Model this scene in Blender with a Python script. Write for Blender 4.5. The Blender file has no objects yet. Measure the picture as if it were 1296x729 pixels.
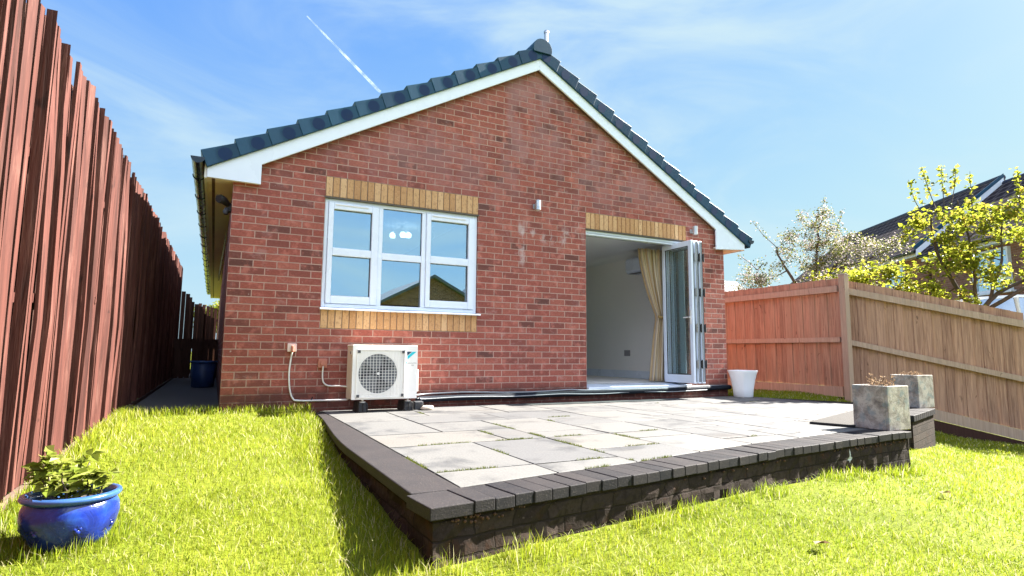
import bpy, bmesh, math, random
import numpy as np
from mathutils import Vector, Matrix
R = math.radians
rng = random.Random(7)
nrng = np.random.default_rng(7)
S = bpy.context.scene
COL = S.collection

# ------------------------------------------------------------------ helpers
class MB:
    """collects faces; build() links them as ONE mesh object"""
    def __init__(s): s.v=[]; s.f=[]; s.m=[]; s.r=[]; s.sm=[]
    def face(s, pts, m=0, r=None, smooth=False):
        i=len(s.v); s.v+= [tuple(p) for p in pts]; s.f.append(tuple(range(i,i+len(pts)))); s.m.append(m); s.r.append(rng.random() if r is None else r); s.sm.append(smooth)
    def mesh(s, vs, fs, m=0, r=None, smooth=False):
        i=len(s.v); s.v+=[tuple(p) for p in vs]; r=rng.random() if r is None else r
        for f in fs: s.f.append(tuple(i+k for k in f)); s.m.append(m); s.r.append(r); s.sm.append(smooth)
    def hexa(s, p, m=0, r=None):   # 4 bottom ccw, 4 top ccw
        s.mesh(p, [(3,2,1,0),(4,5,6,7),(0,1,5,4),(1,2,6,5),(2,3,7,6),(3,0,4,7)], m, r)
    def box(s, a, b, m=0, r=None):
        x0,x1=sorted((a[0],b[0])); y0,y1=sorted((a[1],b[1])); z0,z1=sorted((a[2],b[2]))
        s.hexa([(x0,y0,z0),(x1,y0,z0),(x1,y1,z0),(x0,y1,z0),(x0,y0,z1),(x1,y0,z1),(x1,y1,z1),(x0,y1,z1)], m, r)
    def obox(s, o, ux, uy, uz, m=0, r=None):   # origin corner + three edge vectors
        o,ux,uy,uz=map(Vector,(o,ux,uy,uz))
        s.hexa([o,o+ux,o+ux+uy,o+uy,o+uz,o+ux+uz,o+ux+uy+uz,o+uy+uz], m, r)
    def prism_y(s, poly, y0, y1, m=0, r=None):  # poly (x,z) ccw seen from -y
        n=len(poly); vs=[(x,y0,z) for x,z in poly]+[(x,y1,z) for x,z in poly]
        fs=[tuple(range(n)), tuple(range(2*n-1,n-1,-1))]+[(i,i+n,(i+1)%n+n,(i+1)%n) for i in range(n)]
        s.mesh(vs,fs,m,r)
    def prism_z(s, poly, z0, z1, m=0, r=None):  # poly (x,y) ccw
        n=len(poly); vs=[(x,y,z0) for x,y in poly]+[(x,y,z1) for x,y in poly]
        fs=[tuple(range(n-1,-1,-1)), tuple(range(n,2*n))]+[(i,(i+1)%n,(i+1)%n+n,i+n) for i in range(n)]
        s.mesh(vs,fs,m,r)
    def tube(s, pts, rad, n=8, m=0, r=None, cap=True):
        pts=[Vector(p) for p in pts]; rads=rad if isinstance(rad,(list,tuple)) else [rad]*len(pts)
        vs=[]; up=None
        for i,p in enumerate(pts):
            d=(pts[min(i+1,len(pts)-1)]-pts[max(i-1,0)]).normalized()
            if up is None: up=Vector((0,0,1)) if abs(d.z)<.9 else Vector((1,0,0))
            a=d.cross(up).normalized(); b=a.cross(d).normalized(); up=b
            for k in range(n):
                t=2*math.pi*k/n; vs.append(p+(a*math.cos(t)+b*math.sin(t))*rads[i])
        fs=[]
        for i in range(len(pts)-1):
            for k in range(n): fs.append((i*n+k,i*n+(k+1)%n,(i+1)*n+(k+1)%n,(i+1)*n+k))
        s.mesh(vs,fs,m,r,True)
        if cap:
            e=len(s.v)-len(vs); rr=s.r[-1]
            for c in (range(n-1,-1,-1),[(len(pts)-1)*n+k for k in range(n)]): s.mesh([s.v[e+k] for k in c],[tuple(range(n))],m,rr,False)
    def lathe(s, prof, c, n=32, m=0, r=None, sq=0.0):
        vs=[]
        for (ra,z) in prof:
            for k in range(n):
                t=2*math.pi*k/n; q=ra
                if sq: q=ra*((1-sq)+sq*(1/max(abs(math.cos(t)),abs(math.sin(t)))))
                vs.append((c[0]+q*math.cos(t), c[1]+q*math.sin(t), c[2]+z))
        fs=[]
        for i in range(len(prof)-1):
            for k in range(n): fs.append((i*n+k,i*n+(k+1)%n,(i+1)*n+(k+1)%n,(i+1)*n+k))
        s.mesh(vs,fs,m,r,True)
    def disc(s, c, ra, axis='y', depth=.01, n=24, m=0, r=None):
        c=Vector(c); d={'y':Vector((0,1,0)),'x':Vector((1,0,0)),'z':Vector((0,0,1))}[axis]
        s.tube([c,c+d*depth],ra,n,m,r)
    def build(s, name, mat, parent=None, bevel=0, seg=2, smooth=None):
        me=bpy.data.meshes.new(name); off=Vector((0,0,0))
        if parent is not None:
            q=parent
            while q is not None: off+=q.location; q=q.parent
        me.from_pydata([tuple(Vector(v)-off) for v in s.v],[],s.f)
        mats=mat if isinstance(mat,(list,tuple)) else [mat]
        for x in mats: me.materials.append(x)
        me.polygons.foreach_set('material_index',s.m)
        me.polygons.foreach_set('use_smooth',s.sm)
        at=me.attributes.new('rnd','FLOAT','FACE'); at.data.foreach_set('value',s.r)
        me.update()
        o=bpy.data.objects.new(name,me); COL.objects.link(o)
        if parent is not None: o.parent=parent
        if bevel:
            b=o.modifiers.new('bevel','BEVEL'); b.width=bevel; b.segments=seg; b.limit_method='ANGLE'; b.angle_limit=R(40); b.harden_normals=False
        return o

def tag(o,label=None,cat=None,group=None,kind=None):
    if label: o['label']=label
    if cat: o['category']=cat
    if group: o['group']=group
    if kind: o['kind']=kind
    return o
def thing(name,loc,label,cat,group=None):
    o=bpy.data.objects.new(name,None); o.location=loc; o.empty_display_size=.1; COL.objects.link(o)
    return tag(o,label,cat,group)
def copy_tree(o,delta,label):
    c=o.copy(); COL.objects.link(c); c.location=Vector(o.location)+Vector(delta); c['label']=label
    for ch in list(o.children):
        d=ch.copy(); COL.objects.link(d); d.parent=c
        for g in ch.children:
            e=g.copy(); COL.objects.link(e); e.parent=d
    return c
def lerp(a,b,t): return a+(b-a)*t
def sstep(a,b,x):
    t=min(1,max(0,(x-a)/(b-a))); return t*t*(3-2*t)

# ------------------------------------------------------------------ materials
class NT:
    def __init__(s,name):
        s.m=bpy.data.materials.new(name); s.m.use_nodes=True; s.t=s.m.node_tree; s.t.nodes.clear()
        s.out=s.n('ShaderNodeOutputMaterial'); s.b=None
    def n(s,typ,**k):
        x=s.t.nodes.new(typ)
        for a,v in k.items():
            if hasattr(x,a): setattr(x,a,v)
        return x
    def l(s,a,b): s.t.links.new(a,b)
    def set(s,sock,v):
        if isinstance(v,bpy.types.NodeSocket): s.l(v,sock)
        else: sock.default_value=v
    def pos(s): return s.n('ShaderNodeNewGeometry').outputs['Position']
    def obj(s): return s.n('ShaderNodeTexCoord').outputs['Object']
    def rnd(s,name='rnd'): return s.n('ShaderNodeAttribute',attribute_name=name).outputs['Fac']
    def vmul(s,v,sc):
        x=s.n('ShaderNodeVectorMath',operation='MULTIPLY'); s.l(v,x.inputs[0]); x.inputs[1].default_value=sc; return x.outputs[0]
    def vadd(s,v,w):
        x=s.n('ShaderNodeVectorMath',operation='ADD'); s.l(v,x.inputs[0]); s.set(x.inputs[1],w); return x.outputs[0]
    def noise(s,v,sc,det=4,rough=.55,dist=0):
        x=s.n('ShaderNodeTexNoise'); s.l(v,x.inputs['Vector']); x.inputs['Scale'].default_value=sc; x.inputs['Detail'].default_value=det; x.inputs['Roughness'].default_value=rough; x.inputs['Distortion'].default_value=dist
        return x.outputs['Fac']
    def math(s,op,a,b=0,c=0,clamp=False):
        x=s.n('ShaderNodeMath',operation=op,use_clamp=clamp); s.set(x.inputs[0],a); s.set(x.inputs[1],b)
        if op in('MULTIPLY_ADD','SMOOTH_MIN'): s.set(x.inputs[2],c)
        return x.outputs[0]
    def ramp(s,f,stops,interp='LINEAR'):
        x=s.n('ShaderNodeValToRGB'); s.l(f,x.inputs[0]); cr=x.color_ramp; cr.interpolation=interp
        while len(cr.elements)<len(stops): cr.elements.new(.5)
        for e,(p,c) in zip(cr.elements,stops):
            e.position=p; e.color=(c,c,c,1) if isinstance(c,(int,float)) else (*c,1)
        return x.outputs['Color']
    def mr(s,f,a,b,c=0,d=1,smooth=True):
        x=s.n('ShaderNodeMapRange'); x.interpolation_type='SMOOTHSTEP' if smooth else 'LINEAR'; s.set(x.inputs['Value'],f)
        for k,v in (('From Min',a),('From Max',b),('To Min',c),('To Max',d)): x.inputs[k].default_value=v
        return x.outputs['Result']
    def mix(s,f,a,b,mode='MIX'):
        x=s.n('ShaderNodeMix',data_type='RGBA',blend_type=mode); s.set(x.inputs[0],f)
        for i,v in ((6,a),(7,b)):
            if isinstance(v,bpy.types.NodeSocket): s.l(v,x.inputs[i])
            else: x.inputs[i].default_value=(*v,1) if len(v)==3 else v
        return x.outputs[2]
    def sep(s,v): return s.n('ShaderNodeSeparateXYZ') if v is None else s._sep(v)
    def _sep(s,v):
        x=s.n('ShaderNodeSeparateXYZ'); s.l(v,x.inputs[0]); return x.outputs
    def comb(s,x,y,z):
        c=s.n('ShaderNodeCombineXYZ'); s.set(c.inputs[0],x); s.set(c.inputs[1],y); s.set(c.inputs[2],z); return c.outputs[0]
    def bump(s,h,st=.3,d=.01):
        x=s.n('ShaderNodeBump'); s.l(h,x.inputs['Height']); x.inputs['Strength'].default_value=st; x.inputs['Distance'].default_value=d; return x.outputs[0]
    def bsdf(s,col,rough=.6,nrm=None,spec=.5,metal=0,coat=0,**k):
        b=s.n('ShaderNodeBsdfPrincipled'); s.set(b.inputs['Base Color'],col if isinstance(col,bpy.types.NodeSocket) else (*col,1)); s.set(b.inputs['Roughness'],rough)
        b.inputs['Specular IOR Level'].default_value=spec; b.inputs['Metallic'].default_value=metal; b.inputs['Coat Weight'].default_value=coat
        if nrm is not None: s.l(nrm,b.inputs['Normal'])
        return b.outputs[0]
    def done(s,sh): s.l(sh,s.out.inputs['Surface']); return s.m

def m_plain(name,col,rough=.5,var=.12,scale=6,bump=0,spec=.5,metal=0,coat=0):
    t=NT(name); p=t.pos(); n=t.noise(p,scale,5); n2=t.noise(p,scale*9,3)
    f=t.math('ADD',t.math('MULTIPLY',n,.7),t.math('MULTIPLY',n2,.3))
    c=t.ramp(f,[(.25,tuple(x*(1-var) for x in col)),(.75,tuple(min(1,x*(1+var)) for x in col))])
    rr=t.mr(n,.3,.7,max(.03,rough-.08),rough+.08)
    return t.done(t.bsdf(c,rr,t.bump(n2,bump,.004) if bump else None,spec,metal,coat))

def m_brick(name,cols,mortar,bw=.225,bh=.075,ms=.0055,stain=True,wob=.0025):
    t=NT(name); p=t.pos(); x,y,z=t._sep(p)
    wn=t.noise(p,14,2); w=t.math('MULTIPLY',t.math('SUBTRACT',wn,.5),wob*2)
    v=t.comb(t.math('ADD',t.math('ADD',x,y),w),t.math('ADD',z,w),0)
    b=t.n('ShaderNodeTexBrick',offset=.5,offset_frequency=2,squash=1); t.l(v,b.inputs['Vector'])
    for k,val in (('Scale',1),('Mortar Size',ms),('Mortar Smooth',.25),('Bias',0),('Brick Width',bw),('Row Height',bh)): b.inputs[k].default_value=val
    b.inputs['Color1'].default_value=(0,0,0,1); b.inputs['Color2'].default_value=(1,1,1,1); b.inputs['Mortar'].default_value=(.5,.5,.5,1)
    c=t.ramp(b.outputs['Color'],cols)
    big=t.noise(p,1.3,3); fine=t.noise(t.vmul(p,(1,1,2.2)),38,5,.72); mid=t.noise(p,9,4,.6)
    c=t.mix(t.mr(fine,.35,.68,0,.8),c,t.mix(.5,c,tuple(v*.45 for v in cols[1][1])))
    c=t.mix(t.mr(mid,.50,.70,0,.5),c,tuple(min(1,v*1.5+.03) for v in cols[-1][1]))
    mc=t.mix(t.mr(big,.35,.65,0,1),mortar,tuple(v*.8 for v in mortar))
    c=t.mix(t.math('MULTIPLY',b.outputs['Fac'],t.mr(t.noise(p,26,4,.7),.3,.5,.55,1)),c,mc)
    ef=t.math('MULTIPLY',t.mr(t.noise(t.vmul(p,(1,1,1.6)),5,6,.72),.54,.70),.28); c=t.mix(ef,c,(.50,.36,.34))
    if stain:
        # pale lime bloom streaks between window and door, dusty upper gable, darker foot
        sn=t.noise(t.vmul(p,(1,1,.55)),7,5,.7)
        dx=t.mr(t.math('ABSOLUTE',t.math('SUBTRACT',x,3.65)),.25,.75,1,0); dz=t.mr(t.math('ABSOLUTE',t.math('SUBTRACT',z,2.12)),.03,.2,1,0)
        m1=t.math('MULTIPLY',t.math('MULTIPLY',dx,dz),t.mr(sn,.5,.66))
        dx2=t.mr(t.math('ABSOLUTE',t.math('SUBTRACT',x,3.3)),.02,.07,1,0); dz2=t.mr(t.math('ABSOLUTE',t.math('SUBTRACT',z,1.95)),.15,.35,1,0)
        m2=t.math('MULTIPLY',t.math('MULTIPLY',dx2,dz2),t.mr(sn,.42,.6))
        m=t.math('MULTIPLY',t.math('MAXIMUM',m1,m2),.7)
        c=t.mix(m,c,(.55,.46,.44))
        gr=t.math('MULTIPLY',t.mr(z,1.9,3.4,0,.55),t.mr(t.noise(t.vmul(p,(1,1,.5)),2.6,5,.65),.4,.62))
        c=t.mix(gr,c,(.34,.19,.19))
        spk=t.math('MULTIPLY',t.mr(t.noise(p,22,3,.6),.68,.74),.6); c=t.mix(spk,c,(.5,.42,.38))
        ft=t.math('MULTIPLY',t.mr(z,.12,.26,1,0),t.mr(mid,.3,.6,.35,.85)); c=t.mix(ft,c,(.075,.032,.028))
    h=t.math('ADD',t.math('MULTIPLY',b.outputs['Fac'],-1),t.math('MULTIPLY',fine,.35))
    return t.done(t.bsdf(c,t.mr(fine,.3,.7,.75,.95),t.bump(h,.7,.008),.25))

def m_wood(name,dark,light,grain=1.0,weather=None,rough=.8):
    t=NT(name); p=t.pos(); r=t.rnd()
    off=t.comb(t.math('MULTIPLY',r,37.1),t.math('MULTIPLY',r,19.7),t.math('MULTIPLY',r,53.3)); q=t.vadd(p,off)
    g=t.noise(t.vmul(q,(46,46,2.0)),1,5,.65,.6); kn=t.noise(t.vmul(q,(9,9,4)),1,3,.5,1.2)
    f=t.math('ADD',t.math('MULTIPLY',t.mr(g,.28,.72,0,1,False),.62),t.math('MULTIPLY',r,.36))
    c=t.ramp(f,[(.12,dark),(.85,light)])
    c=t.mix(t.mr(kn,.66,.74,0,.7),c,tuple(v*.35 for v in dark))
    c=t.mix(t.mr(r,.0,1,-.2,.3),c,tuple(v*.6 for v in dark))
    if weather: c=t.mix(t.mr(t.noise(t.vmul(q,(22,22,1.6)),1,6,.7),.50,.74,0,.6),c,weather)
    return t.done(t.bsdf(c,rough,t.bump(g,.5*grain,.004),.2))

def m_leaf(name,cols,trans=.45,rough=.5,attr='rnd',tcol=None,spec=.18):
    t=NT(name); c=t.ramp(t.rnd(attr),cols)
    tr=t.n('ShaderNodeBsdfTranslucent'); t.l(t.mix(.5,c,tcol) if tcol else c,tr.inputs['Color'])
    mx=t.n('ShaderNodeMixShader'); mx.inputs[0].default_value=trans; t.l(t.bsdf(c,rough,None,spec),mx.inputs[1]); t.l(tr.outputs[0],mx.inputs[2])
    return t.done(mx.outputs[0])

def m_glass(name,refl=.5,tint=(.85,.95,1),rtint=(.9,.97,1)):
    t=NT(name); gl=t.n('ShaderNodeBsdfGlossy'); gl.inputs['Roughness'].default_value=.005; gl.inputs['Color'].default_value=(*rtint,1)
    tp=t.n('ShaderNodeBsdfTransparent'); tp.inputs['Color'].default_value=(*tint,1)
    lw=t.n('ShaderNodeLayerWeight'); lw.inputs['Blend'].default_value=.5; fr=t.math('MULTIPLY_ADD',t.math('POWER',lw.outputs['Facing'],4.0),.85,.04)
    nn=t.noise(t.pos(),1.1,2); t.l(t.bump(nn,.02,.02),gl.inputs['Normal'])
    mx=t.n('ShaderNodeMixShader'); t.l(t.math('ADD',fr,refl,clamp=True),mx.inputs[0]); t.l(tp.outputs[0],mx.inputs[1]); t.l(gl.outputs[0],mx.inputs[2])
    return t.done(mx.outputs[0])

def m_emit(name,col,st):
    t=NT(name); e=t.n('ShaderNodeEmission'); e.inputs['Color'].default_value=(*col,1); e.inputs['Strength'].default_value=st; return t.done(e.outputs[0])

M={}
M['brick']=m_brick('red_brick',[(0,(.12,.052,.044)),(.08,(.21,.070,.056)),(.5,(.315,.088,.066)),(1,(.375,.122,.088))],(.47,.315,.26))
def m_buff():
    t=NT('buff_brick'); p=t.pos(); r=t.rnd()
    n=t.noise(t.vmul(p,(1,1,.6)),42,5,.7); n2=t.noise(p,75,3)
    c=t.ramp(r,[(0,(.44,.24,.11)),(.5,(.54,.32,.155)),(1,(.62,.40,.22))]); c=t.mix(t.mr(n,.5,.64,0,.65),c,(.30,.15,.075)); c=t.mix(t.mr(n2,.58,.72,0,.5),c,(.68,.50,.33))
    return t.done(t.bsdf(c,.85,t.bump(n,.5,.005),.25))
M['buff']=m_buff()
M['mortar']=m_plain('mortar',(.42,.34,.28),.9,.15,20,.3,.2)
M['upvc']=m_plain('white_upvc',(.74,.81,.92),.28,.03,2,0,.5)
M['upvc_dull']=m_plain('weathered_upvc',(.74,.73,.70),.4,.06,3,0,.4)
M['soffit']=m_plain('soffit_board',(.80,.70,.57),.5,.05,3,0,.4)
M['brown']=m_plain('brown_trim',(.12,.065,.045),.5,.1,8)
def m_slate():
    t=NT('slate_blue_tile'); p=t.pos(); n=t.noise(p,5,5,.6); n2=t.noise(p,90,3)
    c=t.ramp(t.math('ADD',t.math('MULTIPLY',n,.6),t.math('MULTIPLY',t.rnd(),.35)),[(.2,(.003,.032,.070)),(.7,(.009,.060,.115))])
    return t.done(t.bsdf(c,t.mr(n,.3,.7,.38,.55),t.bump(n2,.25,.003),.3))
M['slate']=m_slate()
M['slate_dark']=m_plain('slate_blue_dark',(.003,.022,.075),.5,.15,6,0,.25)
M['gutter']=m_plain('black_upvc',(.012,.022,.035),.25,.1,4)
M['metal']=m_plain('grey_metal',(.45,.46,.48),.35,.08,10,0,.5,.9)
M['lead']=m_plain('lead_strip',(.10,.085,.07),.6,.2,12)
M['black']=m_plain('black_rubber',(.012,.012,.014),.55,.2,20)
M['glass']=m_glass('window_glass',.66,(.70,.82,.9),(.74,.92,1))
M['glass_door']=m_glass('door_glass',.08,(.96,.99,.985))
M['render_white']=m_plain('interior_paint',(.92,.90,.87),.8,.02,2)
M['ceiling_white']=m_plain('ceiling_paint',(.88,.88,.87),.8,.02,2)
M['carpet']=m_plain('grey_carpet',(.68,.66,.63),.95,.15,40,.4)
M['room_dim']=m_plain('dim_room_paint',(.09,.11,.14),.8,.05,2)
M['slab']=None
M['ac']=m_plain('ivory_enamel',(.82,.81,.77),.32,.03,3)
M['ac_side']=m_plain('ivory_side',(.68,.61,.52),.4,.05,5)
M['fan']=m_plain('fan_dark',(.035,.038,.045),.5,.2,8)
M['coil']=m_plain('coil_grey',(.13,.14,.15),.5,.25,30)
M['cyan']=m_plain('cyan_print',(.02,.52,.62),.4,.03,3)
M['navy']=m_plain('navy_print',(.02,.05,.09),.4,.03,3)
M['ink']=m_plain('grey_print',(.06,.06,.07),.4,.03,3)
M['pvc_white']=m_plain('white_cable',(.75,.75,.75),.4,.06,10)
M['pvc_grey']=m_plain('pale_cable',(.26,.28,.30),.45,.1,10)
M['terracotta']=m_plain('salmon_plastic',(.46,.17,.11),.5,.1,20)
M['box_white']=m_plain('box_plastic',(.72,.58,.52),.45,.1,25)
M['cream_stone']=m_plain('cream_stone',(.55,.46,.36),.9,.2,30,.5)
M['pot_white']=m_plain('white_plastic',(.84,.85,.87),.35,.03,4)
M['soil']=m_plain('soil',(.03,.022,.015),.95,.4,30,.8)
M['tar']=m_plain('black_pipe',(.010,.013,.020),.8,.3,12,0,.15)
M['chrome']=m_plain('brushed_steel',(.62,.62,.63),.3,.06,12,0,.5,.85)
M['globe']=m_emit('lit_globe',(1,.93,.82),2.6)

def m_coping():
    t=NT('blue_grey_paver'); p=t.pos(); n=t.noise(p,140,2); n1=t.noise(p,6,4); r=t.rnd()
    nz=t._sep(t.n('ShaderNodeNewGeometry').outputs['Normal'])[2]
    c=t.ramp(t.math('ADD',t.math('MULTIPLY',n1,.6),t.math('MULTIPLY',r,.4)),[(.25,(.015,.015,.018)),(.75,(.034,.030,.031))])
    c=t.mix(t.mr(n,.60,.68,0,.55),c,(.085,.075,.07)); c=t.mix(t.mr(t.noise(p,35,4),.62,.72,0,.5),c,(.05,.042,.036))
    return t.done(t.bsdf(c,.62,t.bump(n,.4,.003),.12))
M['coping']=m_coping()
M['coping_slab']=m_plain('concrete_edging',(.034,.030,.028),.85,.5,26,.6,.25)
def m_dwarf():
    t=NT('sooty_shade_block'); p=t.pos(); x,y,z=t._sep(p)
    w=t.math('MULTIPLY',t.math('SUBTRACT',t.noise(p,18,3),.5),.012)
    v=t.comb(t.math('ADD',t.math('ADD',x,y),w),t.math('ADD',t.math('ADD',z,w),.095),0)
    b=t.n('ShaderNodeTexBrick',offset=.5); t.l(v,b.inputs['Vector'])
    for k,val in (('Scale',1),('Mortar Size',.006),('Mortar Smooth',.5),('Bias',0),('Brick Width',.225),('Row Height',.075)): b.inputs[k].default_value=val
    b.inputs['Color1'].default_value=(0,0,0,1); b.inputs['Color2'].default_value=(1,1,1,1)
    c=t.ramp(b.outputs['Color'],[(0,(.024,.018,.015)),(1,(.046,.034,.028))])  # sooty brown, darkened further to stand in for shade on the front face
    n=t.noise(p,28,5,.7); c=t.mix(t.mr(n,.4,.7,0,.8),c,(.018,.013,.010)); c=t.mix(t.mr(t.noise(p,60,3),.66,.74,0,.7),c,(.09,.068,.056))
    c=t.mix(t.mr(t.noise(t.vadd(p,(3,1,2)),8,4,.6),.55,.7,0,.6),c,(.05,.024,.014))
    c=t.mix(b.outputs['Fac'],c,(.02,.015,.012))
    # two old splashes of white paint
    for (cx,cz,rx,rz) in ((4.12,-.17,.05,.018),(4.12,-.15,.012,.06)):
        d=t.math('ADD',t.math('POWER',t.math('DIVIDE',t.math('SUBTRACT',x,cx),rx),2),t.math('POWER',t.math('DIVIDE',t.math('SUBTRACT',z,cz),rz),2))
        c=t.mix(t.math('MULTIPLY',t.mr(t.math('ADD',d,t.math('MULTIPLY',n,2.2)),1.2,1.9,1,0),.8),c,(.55,.58,.6))
    h=t.math('ADD',t.math('MULTIPLY',b.outputs['Fac'],-1),t.math('MULTIPLY',n,1.2))
    return t.done(t.bsdf(c,.95,t.bump(h,.6,.008),.1))
M['dwarf']=m_dwarf()
def m_slab():
    t=NT('grey_sandstone'); p=t.pos(); r=t.rnd(); off=t.comb(t.math('MULTIPLY',r,31),t.math('MULTIPLY',r,17),r); q=t.vadd(p,off)
    c=t.ramp(r,[(0,(.092,.092,.095)),(.45,(.112,.111,.110)),(.85,(.125,.122,.118)),(1,(.126,.118,.108))])
    n=t.noise(q,2.4,6,.62,.4); c=t.mix(t.mr(n,.5,.68,0,.7),c,(.036,.037,.042))
    n3=t.noise(t.vmul(q,(1,2.2,1)),3.5,5,.6,1.0); c=t.mix(t.mr(n3,.56,.72,0,.5),c,(.115,.112,.108))
    n4=t.noise(p,1.1,3); c=t.mix(t.mr(n4,.55,.75,0,.2),c,(.11,.086,.066))
    fine=t.noise(p,70,4,.7); c=t.mix(t.mr(fine,.35,.75,0,.3),c,(.05,.05,.053))
    return t.done(t.bsdf(c,t.mr(fine,.3,.7,.55,.75),t.bump(t.math('ADD',t.math('MULTIPLY',n3,2),fine),.35,.004),.22))
M['slab']=m_slab()
def m_lawn():
    t=NT('lawn_soil'); p=t.pos(); n=t.noise(p,1.4,4); n2=t.noise(p,40,4,.7)
    c=t.ramp(t.math('ADD',t.math('MULTIPLY',n,.5),t.math('MULTIPLY',n2,.5)),[(.3,(.06,.08,.006)),(.6,(.13,.15,.014)),(.8,(.21,.19,.06))])
    return t.done(t.bsdf(c,.95,t.bump(n2,.8,.02),.1))
M['lawn']=m_lawn()
M['grass']=m_leaf('grass_blade',[(0,(.06,.115,.008)),(.3,(.155,.215,.010)),(.7,(.25,.285,.016)),(.92,(.33,.325,.045)),(1,(.48,.44,.24))],.45,.6)
M['concrete']=m_plain('path_concrete',(.10,.095,.09),.9,.2,14,.4)
def m_planter():
    t=NT('weathered_concrete'); p=t.pos(); n=t.noise(p,9,6,.7,.5); n2=t.noise(p,60,4,.7)
    c=t.ramp(n,[(.28,(.10,.088,.082)),(.45,(.30,.255,.22)),(.6,(.50,.44,.385)),(.78,(.32,.28,.26))])
    c=t.mix(t.mr(n2,.5,.75,0,.5),c,(.12,.115,.12)); x,y,z=t._sep(t.n('ShaderNodeNewGeometry').outputs['Normal'])
    c=t.mix(t.mr(t.noise(t.vadd(p,(5,2,1)),14,4),.5,.66,0,.5),c,(.17,.24,.26))
    return t.done(t.bsdf(c,.9,t.bump(t.math('ADD',n,n2),.6,.008),.25))
M['planter']=m_planter()
def m_glaze():
    t=NT('blue_glaze'); p=t.pos(); n=t.noise(p,12,5,.6,.6); n2=t.noise(p,70,3)
    c=t.ramp(n,[(.3,(.004,.008,.075)),(.55,(.007,.022,.19)),(.8,(.018,.07,.32))]); c=t.mix(t.mr(n2,.7,.76,0,.5),c,(.2,.3,.45))
    return t.done(t.bsdf(c,.22,t.bump(n,.4,.012),.4,0,.25))
M['glaze']=m_glaze()
M['glaze_rim']=m_plain('blue_glaze_rim',(.025,.075,.22),.25,.3,18,0,.5,0,.4)
M['fence_red']=m_wood('red_stained_wood',(.030,.010,.008),(.112,.037,.028),1.8,(.20,.095,.075))
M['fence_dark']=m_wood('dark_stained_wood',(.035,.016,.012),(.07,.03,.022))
M['fence_gravel']=m_wood('pale_gravel_board',(.07,.045,.035),(.16,.11,.085))
M['fence_tan']=m_wood('tan_fence_wood',(.22,.115,.078),(.62,.37,.25),1,(.46,.29,.20))
M['fence_rail']=m_wood('pale_rail_wood',(.34,.23,.165),(.54,.39,.30),1,(.33,.265,.22))
M['bark']=m_plain('grey_bark',(.085,.065,.055),.9,.4,18,.8,.2)
M['leaf_lime']=m_leaf('lime_leaf',[(0,(.11,.14,.010)),(.5,(.26,.285,.025)),(.85,(.33,.325,.045)),(1,(.26,.18,.03))],.68,.4)
M['leaf_green']=m_leaf('green_leaf',[(0,(.04,.07,.012)),(.5,(.085,.12,.02)),(1,(.14,.16,.03))],.45,.4)
M['leaf_mute']=m_leaf('muted_leaf',[(0,(.06,.075,.025)),(.5,(.14,.16,.035)),(1,(.22,.20,.06))],.45,.45)
M['blossom']=m_leaf('pale_blossom',[(0,(.26,.21,.22)),(.5,(.38,.335,.335)),(1,(.50,.455,.41))],.45,.6)
M['leaf_pot']=m_leaf('pot_leaf',[(0,(.12,.16,.02)),(.5,(.20,.235,.035)),(1,(.30,.31,.09))],.45,.35)
M['dry']=m_leaf('dry_stem',[(0,(.16,.10,.06)),(1,(.34,.24,.15))],.3,.8)
M['moss']=m_leaf('joint_moss',[(0,(.05,.075,.01)),(1,(.13,.14,.02))],.3,.7)
def m_rooftile():
    t=NT('brown_roof_tile'); p=t.obj(); x,y,z=t._sep(p)
    b=t.n('ShaderNodeTexBrick',offset=.5); t.l(t.comb(x,y,0),b.inputs['Vector'])
    for k,val in (('Scale',1),('Mortar Size',.04),('Mortar Smooth',.3),('Bias',0),('Brick Width',.45),('Row Height',.36)): b.inputs[k].default_value=val
    b.inputs['Color1'].default_value=(.022,.013,.014,1); b.inputs['Color2'].default_value=(.036,.022,.022,1); b.inputs['Mortar'].default_value=(.13,.10,.095,1)
    return t.done(t.bsdf(b.outputs['Color'],.75,t.bump(b.outputs['Fac'],-.6,.03),.08))
M['rooftile']=m_rooftile()
M['brick_far']=m_brick('brown_brick',[(0,(.14,.07,.05)),(.13,(.2,.095,.065)),(.5,(.25,.12,.08)),(1,(.29,.15,.10))],(.34,.27,.22),stain=False)
M['grey_tile']=m_plain('grey_roof',(.10,.11,.13),.7,.2,3)

# ------------------------------------------------------------------ camera
C0=Vector((-.0825,-6.383,.5792)); yaw,pitch,roll,FPX=.4713,.1119,.0079,735.9
f=Vector((math.sin(yaw)*math.cos(pitch),math.cos(yaw)*math.cos(pitch),math.sin(pitch))); r0=Vector((math.cos(yaw),-math.sin(yaw),0)); u0=r0.cross(f)
r1=r0*math.cos(roll)+u0*math.sin(roll); u1=-r0*math.sin(roll)+u0*math.cos(roll)
cam=bpy.data.cameras.new('camera'); co=bpy.data.objects.new('camera',cam); COL.objects.link(co)
mw=Matrix((r1,u1,-f)).transposed().to_4x4(); mw.translation=C0; co.matrix_world=mw
cam.sensor_width=36; cam.lens=FPX/1296*36; cam.clip_start=.05; cam.clip_end=20000
S.camera=co

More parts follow.
